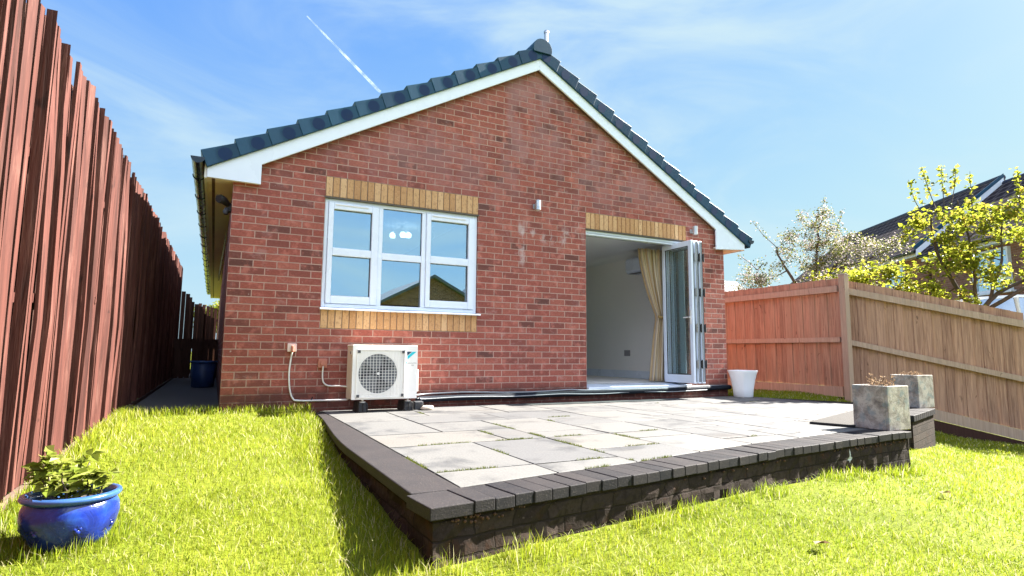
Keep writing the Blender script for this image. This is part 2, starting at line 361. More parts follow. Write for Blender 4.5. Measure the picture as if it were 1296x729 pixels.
# ------------------------------------------------------------------ light
SUN_E,SUN_A=R(38.5),R(-1)       # elevation; angle from +X towards +Y (behind the house)
sd=Vector((math.cos(SUN_E)*math.cos(SUN_A),math.cos(SUN_E)*math.sin(SUN_A),math.sin(SUN_E)))
sl=bpy.data.lights.new('sun','SUN'); sl.energy=5.0; sl.angle=R(.5); sl.color=(1,.95,.86)
so=bpy.data.objects.new('sun',sl); COL.objects.link(so); so.rotation_euler=(-sd).to_track_quat('-Z','Y').to_euler(); so.location=(20,3,25)
W=bpy.data.worlds.new('World'); S.world=W; W.use_nodes=True; wt=W.node_tree; wt.nodes.clear()
def wn(t,**k):
    x=wt.nodes.new(t)
    for a,v in k.items(): setattr(x,a,v)
    return x
sky=wn('ShaderNodeTexSky',sky_type='NISHITA',sun_disc=False,sun_elevation=SUN_E,sun_rotation=math.pi/2-SUN_A,altitude=50,air_density=1.15,dust_density=1.0,ozone_density=2.2)
tc=wn('ShaderNodeTexCoord'); mp=wn('ShaderNodeMapping'); mp.inputs['Scale'].default_value=(1.2,2.2,4.2); mp.inputs['Rotation'].default_value=(0.2,.35,.5)
nz=wn('ShaderNodeTexNoise'); nz.inputs['Scale'].default_value=1.5; nz.inputs['Detail'].default_value=7; nz.inputs['Roughness'].default_value=.56; nz.inputs['Distortion'].default_value=.7
rp=wn('ShaderNodeMapRange'); rp.interpolation_type='SMOOTHSTEP'
for k,v in (('From Min',.35),('From Max',.74),('To Min',0),('To Max',.85)): rp.inputs[k].default_value=v
mx=wn('ShaderNodeMix',data_type='RGBA'); mx.inputs[7].default_value=(1.65,2.12,2.28,1)
bg=wn('ShaderNodeBackground'); bg.inputs['Strength'].default_value=.055; wo=wn('ShaderNodeOutputWorld')
L=wt.links.new
sp=wn('ShaderNodeSeparateColor'); cbn=wn('ShaderNodeCombineColor'); L(sky.outputs[0],sp.inputs[0])
for i,(k,g_) in enumerate(((.375,.75),(.715,.54),(2.30,.03))):    # tone of the clear spring air
    pw=wn('ShaderNodeMath',operation='POWER'); L(sp.outputs[i],pw.inputs[0]); pw.inputs[1].default_value=g_
    ml=wn('ShaderNodeMath',operation='MULTIPLY'); L(pw.outputs[0],ml.inputs[0]); ml.inputs[1].default_value=k; L(ml.outputs[0],cbn.inputs[i])
# unseen bright cloud bank added high behind the viewer to lift the shaded front
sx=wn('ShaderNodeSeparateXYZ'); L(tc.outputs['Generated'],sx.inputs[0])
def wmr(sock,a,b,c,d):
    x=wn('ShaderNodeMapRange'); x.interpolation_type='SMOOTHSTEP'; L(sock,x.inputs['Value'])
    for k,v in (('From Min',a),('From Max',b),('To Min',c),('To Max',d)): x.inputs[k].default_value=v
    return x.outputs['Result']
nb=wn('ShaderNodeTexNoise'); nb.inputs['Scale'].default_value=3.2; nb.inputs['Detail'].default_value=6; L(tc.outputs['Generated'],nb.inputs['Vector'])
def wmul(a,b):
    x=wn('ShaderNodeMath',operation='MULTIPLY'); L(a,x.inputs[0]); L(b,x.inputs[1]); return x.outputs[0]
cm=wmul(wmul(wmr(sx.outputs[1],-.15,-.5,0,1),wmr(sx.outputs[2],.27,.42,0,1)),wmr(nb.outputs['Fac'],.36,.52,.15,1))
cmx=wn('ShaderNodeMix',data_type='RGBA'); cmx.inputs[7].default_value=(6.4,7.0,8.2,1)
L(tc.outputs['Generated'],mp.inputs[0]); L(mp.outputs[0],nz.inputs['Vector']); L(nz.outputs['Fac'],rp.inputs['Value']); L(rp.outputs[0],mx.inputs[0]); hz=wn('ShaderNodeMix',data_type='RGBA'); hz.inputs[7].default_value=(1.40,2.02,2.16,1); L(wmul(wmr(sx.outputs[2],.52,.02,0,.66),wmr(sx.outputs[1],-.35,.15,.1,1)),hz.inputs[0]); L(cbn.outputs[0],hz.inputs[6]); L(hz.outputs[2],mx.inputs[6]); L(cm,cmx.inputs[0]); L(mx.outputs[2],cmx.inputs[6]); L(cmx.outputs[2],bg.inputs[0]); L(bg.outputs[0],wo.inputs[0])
S.view_settings.view_transform='Standard'; S.view_settings.look='None'; S.view_settings.exposure=2.92; S.view_settings.gamma=1
S.render.engine='CYCLES'; cy=S.cycles; cy.use_denoising=True; cy.max_bounces=8; cy.diffuse_bounces=4; cy.transparent_max_bounces=12; cy.sample_clamp_indirect=6; cy.caustics_reflective=False; cy.caustics_refractive=False
try: cy.denoiser='OPENIMAGEDENOISE'; cy.denoising_input_passes='RGB_ALBEDO_NORMAL'
except Exception: pass

# ------------------------------------------------------------------ ground
PZ=-.03
def zl(x,y):
    z=-.012+.062*min(y,0) if y>-5 else -.322+.03*(y+5)
    z+=-.075*max(0,x-3.6)*sstep(-.7,-1.9,y)*(1 if x<11 else max(0,1-(x-11)/4))
    z=max(z,-1.2)
    z+=.012*math.sin(2.1*x+.7)*math.sin(1.7*y+.3)*sstep(-.3,-1.5,y)
    if y>.3: z=-.03
    if x>.94 and x<6.9 and y>-4.6 and y<.7 and y>-3.87+.095*(x-.9) and (x<4.9 or y>-3.1+.37*(x-4.86)): z=min(z,-.28)
    far=sstep(14,40,math.hypot(x,y)); return z*(1-far)-.1*far
xs=sorted(set(list(np.arange(-6,14.01,.2).round(3))+[-400,-150,-60,-30,-15,-9,17,22,30,50,100,200,500])); ys=sorted(set(list(np.arange(-9,3.01,.2).round(3))+[-400,-150,-60,-30,-18,-12,6,10,16,25,45,90,200,500]))
g=MB(); g.v=[(x,y,zl(x,y)) for y in ys for x in xs]; nx=len(xs)
for j in range(len(ys)-1):
    for i in range(nx-1): g.f.append((j*nx+i,j*nx+i+1,(j+1)*nx+i+1,(j+1)*nx+i)); g.m.append(0); g.r.append(.5); g.sm.append(True)
tag(g.build('ground',M['lawn']),kind='structure')
g=MB(); g.face([(-.8,.12,.004),(-.001,.04,.004),(-.001,14,.004),(-.8,14,.004)])
tag(g.build('path',M['concrete']),kind='structure')

# ------------------------------------------------------------------ bungalow
H=thing('bungalow',(0,0,0),'red brick bungalow with white bargeboards and slate blue tiled gable','house')
BL=lambda x:2.478+(x-.247)*.5502          # underside line of left bargeboard
BR=lambda x:4.273-(x-3.51)*.5836
AX=3.516
TL=lambda x:4.429-(3.522-x)*.5457         # line under the verge tiles
TR=lambda x:4.429-(x-3.522)*.581
wl=lambda x: BL(x)+.10; wr=lambda x: BR(x)+.10
w=MB(); B0=-.35
w.prism_y([(0,B0),(.9,B0),(.9,wl(.9)),(.25,wl(.25)),(0,2.30)],0,.3)
w.box((.9,0,B0),(2.7,.3,.825)); w.prism_y([(.9,2.475),(2.7,2.475),(2.7,wl(2.7)),(.9,wl(.9))],0,.3)
w.prism_y([(2.7,B0),(4.275,B0),(4.275,wr(4.275)),(AX,wl(AX)),(2.7,wl(2.7))],0,.3)
w.box((4.275,0,B0),(6.06,.3,.115)); w.prism_y([(4.275,2.475),(6.06,2.475),(6.06,wr(6.06)),(4.275,wr(4.275))],0,.3)
w.prism_y([(6.06,B0),(6.81,B0),(6.81,2.30),(6.6,wr(6.6)),(6.06,wr(6.06))],0,.3)
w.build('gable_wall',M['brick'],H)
w=MB(); w.box((0,.302,B0),(.3,14.5,2.40)); w.box((6.51,.302,B0),(6.81,14.5,2.40)); w.build('side_wall',M['brick'],H)
w=MB(); w.prism_y([(.302,B0),(6.508,B0),(6.508,2.4),(AX,wl(AX)),(.302,2.4)],14.2,14.498); w.build('rear_wall',M['brick'],H)
# soldier courses of buff brick
def soldier(x0,n,z0,h=.222,pitch=.075):
    b=MB(); b.box((x0,.012,z0-.001),(x0+n*pitch,.10,z0+h+.003),1)
    for i in range(n):
        j=rng.uniform(-.0012,.0012); b.box((x0+i*pitch+.0045,-.0035+j,z0+.004),(x0+(i+1)*pitch-.0045,.08,z0+h-.002),0)
    return b.build('soldier_course',[M['buff'],M['mortar']],H,.003,1)
soldier(.9,24,2.252); soldier(.9,24,.826,.206); soldier(4.275,24,2.252,.222,.0743)
b=MB(); b.box((.89,-.012,2.238),(2.71,.03,2.2505)); b.build('lintel_strip',M['lead'],H); b=MB(); b.box((4.27,-.012,2.238),(6.065,.03,2.2505)); b.build('lintel_strip',M['lead'],H)

# window
fr=MB()
X0,X1,Z0,Z1=.903,2.697,1.052,2.238; Y0=.022
fr.box((X0,Y0,Z0),(X0+.038,.09,Z1)); fr.box((X1-.038,Y0,Z0),(X1,.09,Z1)); fr.box((X0+.038,Y0,Z1-.04),(X1-.038,.09,Z1)); fr.box((X0+.038,Y0,Z0),(X1-.038,.09,Z0+.042))
fr.box((1.492,Y0,Z0+.042),(1.542,.09,Z1-.04)); fr.box((2.0,Y0,Z0+.042),(2.05,.09,Z1-.04)); fr.box((1.542,Y0+.003,1.612),(2.0,.087,1.69))
WF=fr.build('window',M['upvc'],H,.006,2)
for (a,c) in ((.943,1.490),(2.052,2.657)):
    sh=MB(); zt,zb=Z1-.042,Z0+.044; s=.055
    y=.004
    sh.box((a,y,zb),(a+s,.075,zt)); sh.box((c-s-.02,y,zb),(c,.075,zt)); sh.box((a+s,y,zt-s-.015),(c-s-.02,.075,zt)); sh.box((a+s,y,zb),(c-s-.02,.075,zb+s+.03)); sh.box((a+s,y+.002,1.615),(c-s-.02,.073,1.70))
    sh.build('sash',M['upvc'],WF,.007,2)
    tv=MB(); tv.box((a+.07,y-.008,zt-.030),(c-.12,y,zt-.016)); tv.build('trickle_vent',M['upvc_dull'],WF,.003,1)
gl=MB()
for (xa,xb) in ((.99,1.44),(1.54,2.002),(2.10,2.60)):
    for (za,zb) in ((1.11,1.63),(1.68,2.20)): gl.box((xa,.052,za),(xb,.058,zb))
gl.build('pane',M['glass'],WF)
gk=MB()
for (xa,xb,ya,) in ((.996,1.417,.04),(1.54,2.002,.045),(2.105,2.584,.04)):
    for (za,zb) in ((1.180,1.617),(1.698,2.128)) if xa!=1.54 else ((1.092,1.614),(1.688,2.2)):
        for q in ((xa,za,xa+.006,zb),(xb-.006,za,xb,zb),(xa+.006,za,xb-.006,za+.006),(xa+.006,zb-.006,xb-.006,zb)): gk.box((q[0],ya,q[1]),(q[2],.05,q[3]))
gk.build('gasket',M['black'],WF)
sl_=MB(); sl_.hexa([(.885,-.055,1.022),(2.728,-.055,1.022),(2.728,.05,1.034),(.885,.05,1.034),(.885,-.055,1.040),(2.728,-.055,1.040),(2.728,.05,1.051),(.885,.05,1.051)]); sl_.build('sill',M['upvc'],WF,.004,2)

# bi-fold doorway
DF=MB(); DF.box((4.276,.02,2.176),(6.06,.13,2.236)); DF.box((4.276,.13,2.19),(6.06,.16,2.236)); DF.box((4.276,.10,.172),(4.32,.18,2.176)); DF.box((6.036,.05,.172),(6.06,.16,2.176))
DFo=DF.build('door_frame',M['upvc'],H,.005,2)
tk=MB(); tk.box((4.3,.015,2.196),(6.0,.0195,2.206)); tk.box((4.3,.06,2.168),(6.0,.09,2.1755)); tk.build('track',M['metal'],DFo)
th=MB(); th.hexa([(4.276,-.045,.120),(6.06,-.045,.120),(6.06,.30,.120),(4.276,.30,.120),(4.276,-.045,.150),(6.06,-.045,.150),(6.06,.30,.172),(4.276,.30,.172)]); th.build('threshold',M['upvc'],H,.004,2)
def leaf(x,first):
    T=.052; ya,yb,za,zb=-.335,.265,.185,2.19; s=.062
    q=MB(); q.box((x,ya,za),(x+T,ya+s,zb)); q.box((x,yb-s,za),(x+T,yb,zb)); q.box((x,ya+s,za),(x+T,yb-s,za+.115)); q.box((x,ya+s,zb-.075),(x+T,yb-s,zb))
    o=q.build('door_leaf',M['upvc'],H,.006,2)
    g=MB(); g.box((x+.020,ya+s-.01,za+.10),(x+.030,yb-s+.01,zb-.065)); g.build('glass',M['glass_door'],o)
    k=MB()
    for q in ((ya+s,ya+s+.008,za+.115,zb-.075),(yb-s-.008,yb-s,za+.115,zb-.075),(ya+s,yb-s,za+.115,za+.123),(ya+s,yb-s,zb-.083,zb-.075)): k.box((x+.008,q[0],q[2]),(x+.019,q[1],q[3]))
    for (xx) in ((x+.036,) if first else (x+.006,x+.026,x+.042)): k.box((xx,ya-.004,za+.02),(xx+.008,ya-.0005,zb-.02))
    k.build('gasket',M['black'],o)
    for z in (.45,.95,1.45,1.95):
        h=MB(); h.box((x+T+.002,ya-.006,z-.05),(x+T+.030,ya+.02,z+.05)); h.tube([(x+T+.016,ya-.008,z-.06),(x+T+.016,ya-.008,z+.06)],.008,8)
        h.build('hinge',M['black'] if not first else M['metal'],o)
    if first:
        hd=MB(); hd.box((x-.012,ya+.018,1.0),(x-.0005,ya+.045,1.2)); hd.box((x-.045,ya+.024,1.09),(x-.012,ya+.04,1.106)); hd.box((x-.045,ya+.024,1.09),(x-.035,ya+.14,1.106)); hd.build('handle',M['upvc_dull'],o,.004,1)
for i,x in enumerate((5.82,5.90,5.98)): leaf(x,i==0)

# rooms seen through the openings
def room(x0,x1,y0,y1,z0,z1,wm,name):
    q=MB(); q.face([(x0,y0,z0),(x0,y1,z0),(x0,y1,z1),(x0,y0,z1)]); q.face([(x1,y0,z0),(x1,y0,z1),(x1,y1,z1),(x1,y1,z0)]); q.face([(x0,y1,z0),(x1,y1,z0),(x1,y1,z1),(x0,y1,z1)])
    # inside face of the front wall above and beside the opening
    o=q.build(name,wm,H)
    c=MB(); c.face([(x0,y0,z1),(x1,y0,z1),(x1,y1,z1),(x0,y1,z1)]); c.build('ceiling',M['ceiling_white'],o)
    fl=MB(); fl.face([(x0,y0,z0),(x1,y0,z0),(x1,y1,z0),(x0,y1,z0)]); fl.build('floor',M['carpet'],o)
    return o
LR=room(2.95,6.36,.302,5.4,.173,2.36,M['render_white'],'living_room')
q=MB(); q.box((6.342,.31,.1735),(6.3595,5.39,.30)); q.build('skirting',M['upvc'],LR,.004,1)
q=MB()
for k in range(6):
    a=k/6*math.pi/2; bq=(k+1)/6*math.pi/2; r_=.11
    q.face([(6.359-r_*(1-math.sin(a)),.303,2.359-r_*(1-math.cos(a))),(6.359-r_*(1-math.sin(bq)),.303,2.359-r_*(1-math.cos(bq))),(6.359-r_*(1-math.sin(bq)),5.39,2.359-r_*(1-math.cos(bq))),(6.359-r_*(1-math.sin(a)),5.39,2.359-r_*(1-math.cos(a)))],0,.5,True)
q.build('coving',M['ceiling_white'],LR)
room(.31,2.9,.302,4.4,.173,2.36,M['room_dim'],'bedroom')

# verge, roof
for side in (0,1):
    TT=TL if side==0 else TR; BB=BL if side==0 else BR
    if side==0:
        poly=[(-.238,2.278),(.2505,2.270),(.2505,BL(.2505)),(AX,BL(AX)),(AX,TL(AX)),(-.238,TL(-.238))]
    else:
        poly=[(6.595,2.165),(7.195,2.205),(7.195,TR(7.195)),(AX+.001,TR(AX)),(AX+.001,BR(AX)),(6.595,BR(6.595))]
    q=MB(); q.prism_y(poly,-.075,-.05); bb=q.build('bargeboard',M['upvc'],H,.003,1)
    q=MB()   # soffit strip under the verge, coloured dark for the shade line behind the board
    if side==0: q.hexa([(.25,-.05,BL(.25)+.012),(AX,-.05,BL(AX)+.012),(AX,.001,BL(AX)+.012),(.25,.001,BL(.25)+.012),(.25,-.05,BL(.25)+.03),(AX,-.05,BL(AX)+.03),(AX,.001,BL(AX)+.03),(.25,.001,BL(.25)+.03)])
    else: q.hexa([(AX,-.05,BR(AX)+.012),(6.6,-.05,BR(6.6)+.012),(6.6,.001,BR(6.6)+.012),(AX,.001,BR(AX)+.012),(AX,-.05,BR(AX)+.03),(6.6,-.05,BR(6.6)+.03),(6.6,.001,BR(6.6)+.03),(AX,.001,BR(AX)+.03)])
    q.build('verge_shade_strip',M['brown'],H)
    n=13
    for i in range(n):
        xa,xb=(-.298+i*.2905,-.298+(i+1)*.2905+.02) if side==0 else (7.335-i*.2935,7.335-(i+1)*.2935-.02)
        za,zb=TT(xa),TT(xb); t1,t0=(.172,.128); sg=1 if side==0 else -1
        lx=sg*.055
        pl=[(xa+lx,za+.03-.004),(xb+lx,zb+.03+.004-.03+.022),(xb,zb+t0+.02),(xa-sg*.01,za+t1+.018)]
        if side==1: pl=pl[::-1]
        y0=-.100
        v=MB(); lo=(pl[0],pl[3]) if side==0 else (pl[0],pl[3]); yy_=[(y0-.007 if abs(p_[0]-xa)<abs(p_[0]-xb) else y0+.003) for p_ in pl]; v.mesh([(p_[0],y_,p_[1]) for p_,y_ in zip(pl,yy_)]+[(p_[0],.12,p_[1]) for p_ in pl],[(0,1,2,3),(7,6,5,4)]+[(k,k+4,(k+1)%4+4,(k+1)%4) for k in range(4)])
        # thin darker disc on the face of each cap
        d=Vector((xb-xa,0,zb-za)); cx,cz=xa+d.x*.60+lx*.4,za+d.z*.60+.082
        vt=v.build('verge_tile',M['slate'],H,.006,2)
        bs=MB(); bs.disc((cx,y0-.0038,cz),.066,'y',.004,28); bs.build('dark_disc',M['slate_dark'],vt)
    # roof covering in stepped courses
    rf=MB(); nn=13; xe,xr=(-.36,AX) if side==0 else (7.39,AX)
    for i in range(nn):
        xa,xb=lerp(xe,xr,i/nn),lerp(xe,xr,(i+1)/nn); za,zb=TT(xa)+.10,TT(xb)+.10
        pts=[(xa,.121,za+.006),(xa,14.8,za+.006),(xb,14.8,zb-.012),(xb,.121,zb-.012),(xa,.121,za+.052),(xa,14.8,za+.052),(xb,14.8,zb+.03),(xb,.121,zb+.03)]
        rf.hexa(pts)
    rf.build('roof',M['slate'],H)
# ridge end cap and ridge tiles
def ridge(y0,y1,ra):
    q=MB(); n=14; pr=[(ra*math.cos(math.pi*(-.12+1.24*k/n)),ra*math.sin(math.pi*(-.12+1.24*k/n))) for k in range(n+1)]
    q.prism_y([(AX+.02+x,4.545+z) for x,z in pr],y0,y1); return q.build('ridge_tile',M['slate'],H,.004,1)
ridge(-.125,.30,.142)
for k in range(8): ridge(.302+k*1.8,.302+k*1.8+1.79,.128)
q=MB(); q.tube([(4.36,1.2,4.0),(4.36,1.2,5.66)],.032,12); q.lathe([(.038,0),(.040,.03),(.024,.05),(.001,.05)],(4.36,1.2,5.66),12); q.build('vent_pipe',M['metal'],H)
# left eaves: gutter, fascia, soffit
q=MB(); gx,gz,gr_=-.325,2.455,.058
prof=[(gx+gr_*math.cos(a),gz+gr_*math.sin(a)) for a in [math.pi+math.pi*k/10 for k in range(11)]]+[(gx+(gr_-.006)*math.cos(a),gz+(gr_-.006)*math.sin(a)) for a in [2*math.pi-math.pi*k/10 for k in range(11)]]
q.prism_y(prof,-.118,14.9)
G=q.build('gutter',M['gutter'],H)
q=MB(); q.prism_y([(gx+(gr_+.004)*math.cos(a),gz+(gr_+.004)*math.sin(a)) for a in [math.pi+math.pi*k/10 for k in range(11)]],-.13,-.1185); q.build('stop_end',M['gutter'],G)
for yy in [.55+.9*k for k in range(16)]:
    q=MB(); q.prism_y([(gx+(gr_+.008)*math.cos(a),gz+(gr_+.008)*math.sin(a)) for a in [math.pi+math.pi*k/10 for k in range(11)]],yy-.02,yy+.02)
    q.build('bracket',M['gutter'],G)
q=MB(); q.box((-.262,-.0495,2.275),(-.24,14.8,2.47)); q.build('fascia',M['upvc_dull'],H)
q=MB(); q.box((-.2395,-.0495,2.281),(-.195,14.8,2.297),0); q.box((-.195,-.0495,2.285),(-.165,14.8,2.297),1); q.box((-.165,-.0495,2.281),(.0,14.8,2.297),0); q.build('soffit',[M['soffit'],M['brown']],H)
q=MB(); q.box((.001,-.0495,2.281),(.2480,-.001,2.297)); q.box((6.60,-.0495,2.19),(6.8,-.001,2.205)); q.box((6.811,-.0495,2.205),(7.19,14.8,2.22)); q.build('box_end_soffit',M['soffit'],H)
q=MB(); q.box((7.20,-.049,2.2),(7.22,14.8,2.36)); q.build('fascia',M['upvc_dull'],H)
q=MB(); q.prism_y([(7.30+gr_*math.cos(a),2.36+gr_*math.sin(a)) for a in [math.pi+math.pi*k/10 for k in range(11)]],-.118,14.9); q.build('gutter',M['gutter'],H)
# top-hung side window standing ajar under the eaves
q=MB(); q.obox((-.012,2.0,2.14),(-.012,0,0),(0,.7,0),(-.055,0,-.58)); q.build('side_window',M['leaf_green'] if 0 else m_plain('obscured_glass',(.24,.24,.10),.25,.5,45),H)

# ------------------------------------------------------------------ fittings on the wall
def wall_light(x,z,label):
    t=thing('wall_light',(x,-.002,z),label,'wall light','steel up-and-down lights on the gable wall')
    b=MB(); b.box((x-.03,-.014,z-.03),(x+.03,-.002,z+.03)); b.tube([(x,-.014,z),(x,-.05,z)],.014,10); b.build('bracket',M['metal'],t,.003,1)
    c=MB(); c.tube([(x,-.085,z-.062),(x,-.085,z+.062)],.036,24); c.build('lamp_body',M['chrome'],t,.003,1)
    l=MB(); l.tube([(x,-.085,z+.0625),(x,-.085,z+.0645)],.028,20); l.build('lens',M['upvc_dull'],t); l=MB(); l.tube([(x,-.085,z-.0645),(x,-.085,z-.0625)],.028,20); l.build('lens',M['upvc_dull'],t)
wall_light(3.49,2.455,'small steel cylinder wall light high between the window and the doorway')
wall_light(6.16,2.405,'small steel cylinder wall light above the folded door panels by the eaves')
t=thing('security_light',(-.001,.16,2.06),'dark security light with sensor under the left eaves','security light')
q=MB(); q.box((-.03,.12,2.0),(-.001,.20,2.08)); q.build('wall_plate',M['black'],t,.004,1)
q=MB(); q.tube([(-.03,.14,2.07),(-.075,.10,2.10),(-.11,.06,2.105),(-.125,.045,2.10)],[.028,.038,.046,.040],14); q.build('lamp_head',M['black'],t)
q=MB(); q.tube([(-.04,.14,2.03),(-.05,.12,1.99),(-.052,.115,1.965)],[.024,.03,.018],12); q.build('sensor',M['fan'],t)

# external sockets and their cables
t=thing('cable_box',(.632,0,.56),'pinkish white square cable box on the brick left of the fan unit','cable box')
q=MB(); q.box((.588,-.045,.578),(.678,-.001,.662)); q.build('casing',M['box_white'],t,.006,2)
q=MB(); q.box((.622,-.075,.575),(.648,-.0455,.64)); q.build('gland',M['terracotta'],t,.005,1)
t=thing('isolator_switch',(.944,0,.42),'salmon square isolator switch with round knob beside the fan unit','switch')
q=MB(); q.box((.898,-.03,.412),(.990,-.001,.508)); q.build('casing',M['terracotta'],t,.005,2)
q=MB(); q.disc((.946,-.055,.462),.026,'y',.025,16); q.build('knob',M['terracotta'],t,.003,1)
def curve(pts,n=10):
    out=[]; P=[Vector(p) for p in pts]; P=[P[0]*2-P[1]]+P+[P[-1]*2-P[-2]]
    for i in range(1,len(P)-2):
        for k in range(n):
            u=k/n; a,b,c,d=P[i-1],P[i],P[i+1],P[i+2]
            out.append(.5*((2*b)+(c-a)*u+(2*a-5*b+4*c-d)*u*u+(3*b-a-3*c+d)*u**3))
    out.append(P[-2]); return out
q=MB(); q.tube(curve([(.634,-.05,.575),(.628,-.022,.50),(.618,-.016,.36),(.632,-.016,.20),(.665,-.016,.105),(.72,-.016,.082),(.95,-.018,.078),(1.16,-.10,.083),(1.2,-.16,.10)]),.009,8); tag(q.build('white_cable',M['pvc_white']),'white cable looping from the pale cable box down to the fan unit','cable')
q=MB(); q.tube(curve([(.946,-.05,.43),(.945,-.03,.36),(.955,-.018,.275),(.99,-.018,.235),(1.04,-.018,.225),(1.13,-.10,.225),(1.18,-.16,.22)]),.008,8); tag(q.build('white_cable',M['pvc_white']),'short white cable curving from the salmon isolator switch to the fan unit','cable')
q=MB(); q.tube(curve([(.86,-.012,.115),(.83,-.014,.06),(.77,-.014,0.0),(.68,-.014,-.04)]),.006,6); tag(q.build('black_cable',M['tar']),'thin black cable hanging down the brickwork left of the fan unit','cable')
q=MB(); q.tube(curve([(1.95,-.16,.05),(2.05,-.05,.062),(2.7,-.045,.068),(3.5,-.045,.072),(4.2,-.05,.078),(5.0,-.06,.085),(5.9,-.05,.09),(6.5,-.045,.10),(6.8,-.05,.105)]),.034,10); tag(q.build('insulated_pipe',M['tar']),'thick black insulated pipe running along the foot of the gable wall','pipe')
pts=[(1.94,-.12,.115),(2.1,-.03,.118)]+[(x,-.022,.118+.010*math.sin(3.3*x)) for x in np.arange(2.5,4.1,.3)]+[(4.25,-.06,.115),(5.0,-.068,.112),(5.7,-.06,.115),(6.2,-.03,.13),(6.8,-.03,.13)]
q=MB(); q.tube(curve(pts),.0085,8); tag(q.build('pale_conduit',M['pvc_grey']),'pale grey conduit along the wall foot above the black pipe','conduit')
pts=[(1.94,-.16,.08)]+[(x,-.088+.004*math.sin(4*x),.072+.006*math.sin(5.1*x+1)) for x in np.arange(2.1,6.4,.35)]
q=MB(); q.tube(curve(pts),.006,8); tag(q.build('thin_cable',M['pvc_grey']),'thin grey cable lying against the front of the black wall pipe','cable')

# ------------------------------------------------------------------ fan unit
ax0,ax1,ay0,ay1,az0,az1=1.176,1.855,-.385,-.105,.102,.648
A=thing('air_conditioner',(1.515,-.25,PZ),'ivory outdoor air conditioner fan unit standing on black feet by the wall','air conditioner')
q=MB(); q.box((ax0,ay0+.012,az0),(ax1,ay1,az1)); q.box((ax0-.004,ay0+.008,az1-.014),(ax1+.004,ay1+.004,az1+.006)); body=q.build('casing',M['ac_side'],A,.010,3)
gx0,gx1,gz0,gz1=1.215,1.715,.118,.605; fcx,fcz,fr_=1.438,.362,.200
# front plate with a round opening
q=MB(); N=48; ring=[]; 
def onrect(a,x0,x1,z0,z1):
    dx,dz=math.cos(a),math.sin(a); tx=((x1-fcx)/dx if dx>1e-9 else (x0-fcx)/dx if dx<-1e-9 else 1e9); tz=((z1-fcz)/dz if dz>1e-9 else (z0-fcz)/dz if dz<-1e-9 else 1e9); tt=min(tx,tz); return (fcx+dx*tt,fcz+dz*tt)
ang=sorted([2*math.pi*k/N for k in range(N)]+[math.atan2(z-fcz,x-fcx)%(2*math.pi) for x in (ax0,ax1) for z in (az0,az1)])
for i,a in enumerate(ang):
    b=ang[(i+1)%len(ang)]; o1,o2=onrect(a,ax0,ax1,az0,az1),onrect(b,ax0,ax1,az0,az1); c1,c2=[(fcx+fr_*math.cos(k),fcz+fr_*math.sin(k)) for k in (a,b)]
    q.face([(o1[0],ay0,o1[1]),(c1[0],ay0,c1[1]),(c2[0],ay0,c2[1]),(o2[0],ay0,o2[1])][::1]); q.face([(c1[0],ay0,c1[1]),(c1[0],ay0+.0115,c1[1]),(c2[0],ay0+.0115,c2[1]),(c2[0],ay0,c2[1])])
    q.face([(o1[0],ay0,o1[1]),(o2[0],ay0,o2[1]),(o2[0],ay0+.0125,o2[1]),(o1[0],ay0+.0125,o1[1])])
q.build('front_panel',M['ac'],A)
q=MB(); q.disc((fcx,ay0+.006,fcz),fr_-.001,'y',.005,40,1)
for k in range(3):
    a0=2*math.pi*k/3+.5; pts=[]
    for (rr,da) in ((.05,0),(.13,-.15),(.185,-.1),(.19,.9),(.12,.75),(.05,.8)): pts.append((fcx+rr*math.cos(a0+da),ay0+.004,fcz+rr*math.sin(a0+da)))
    q.face(pts,0)
q.disc((fcx,ay0-.001,fcz),.042,'y',.006,20,0); q.build('fan',[M['fan'],M['coil']],A)
q=MB(); yw=ay0-.012
for k in range(16): 
    x=lerp(gx0+.01,gx1-.01,k/15); q.box((x-.0016,yw,gz0),(x+.0016,yw+.004,gz1))
for k in range(17):
    z=lerp(gz0+.01,gz1-.01,k/16); q.box((gx0,yw+.0045,z-.0016),(gx1,yw+.008,z+.0016))
q.tube([(fcx,yw-.001,fcz),(fcx,yw+.006,fcz)],.014,12)
for (xa,xb,za,zb) in ((gx0,gx0+.006,gz0,gz1),(gx1-.006,gx1,gz0,gz1),(gx0,gx1,gz0,gz0+.006),(gx0,gx1,gz1-.006,gz1)): q.box((xa,yw-.001,za),(xb,yw+.010,zb))
q.build('grille',M['ac'],A)
for (x,z) in ((gx0+.02,gz1-.02),(gx1-.02,gz1-.02),(gx0+.02,gz0+.02),(gx1-.02,gz0+.02)):
    q=MB(); q.box((x-.014,yw-.006,z-.014),(x+.014,yw-.0015,z+.014)); q.build('clip',M['ink'],A)
q=MB(); q.box((ax1+.0005,-.34,.17),(ax1+.03,-.13,.40)); q.box((ax1+.0305,-.30,.2),(ax1+.032,-.17,.36)); q.build('valve_cover',M['ac'],A,.010,2)
q=MB(); q.box((ax0-.009,-.36,.55),(ax0-.0005,-.29,.595)); q.box((ax0-.003,-.36,.15),(ax0-.0005,-.345,.5)); q.build('side_handle',M['ac_side'],A,.004,1)
q=MB(); q.box((ax0-.011,-.345,.56),(ax0-.0095,-.31,.585)); q.build('handle_slot',M['ink'],A)
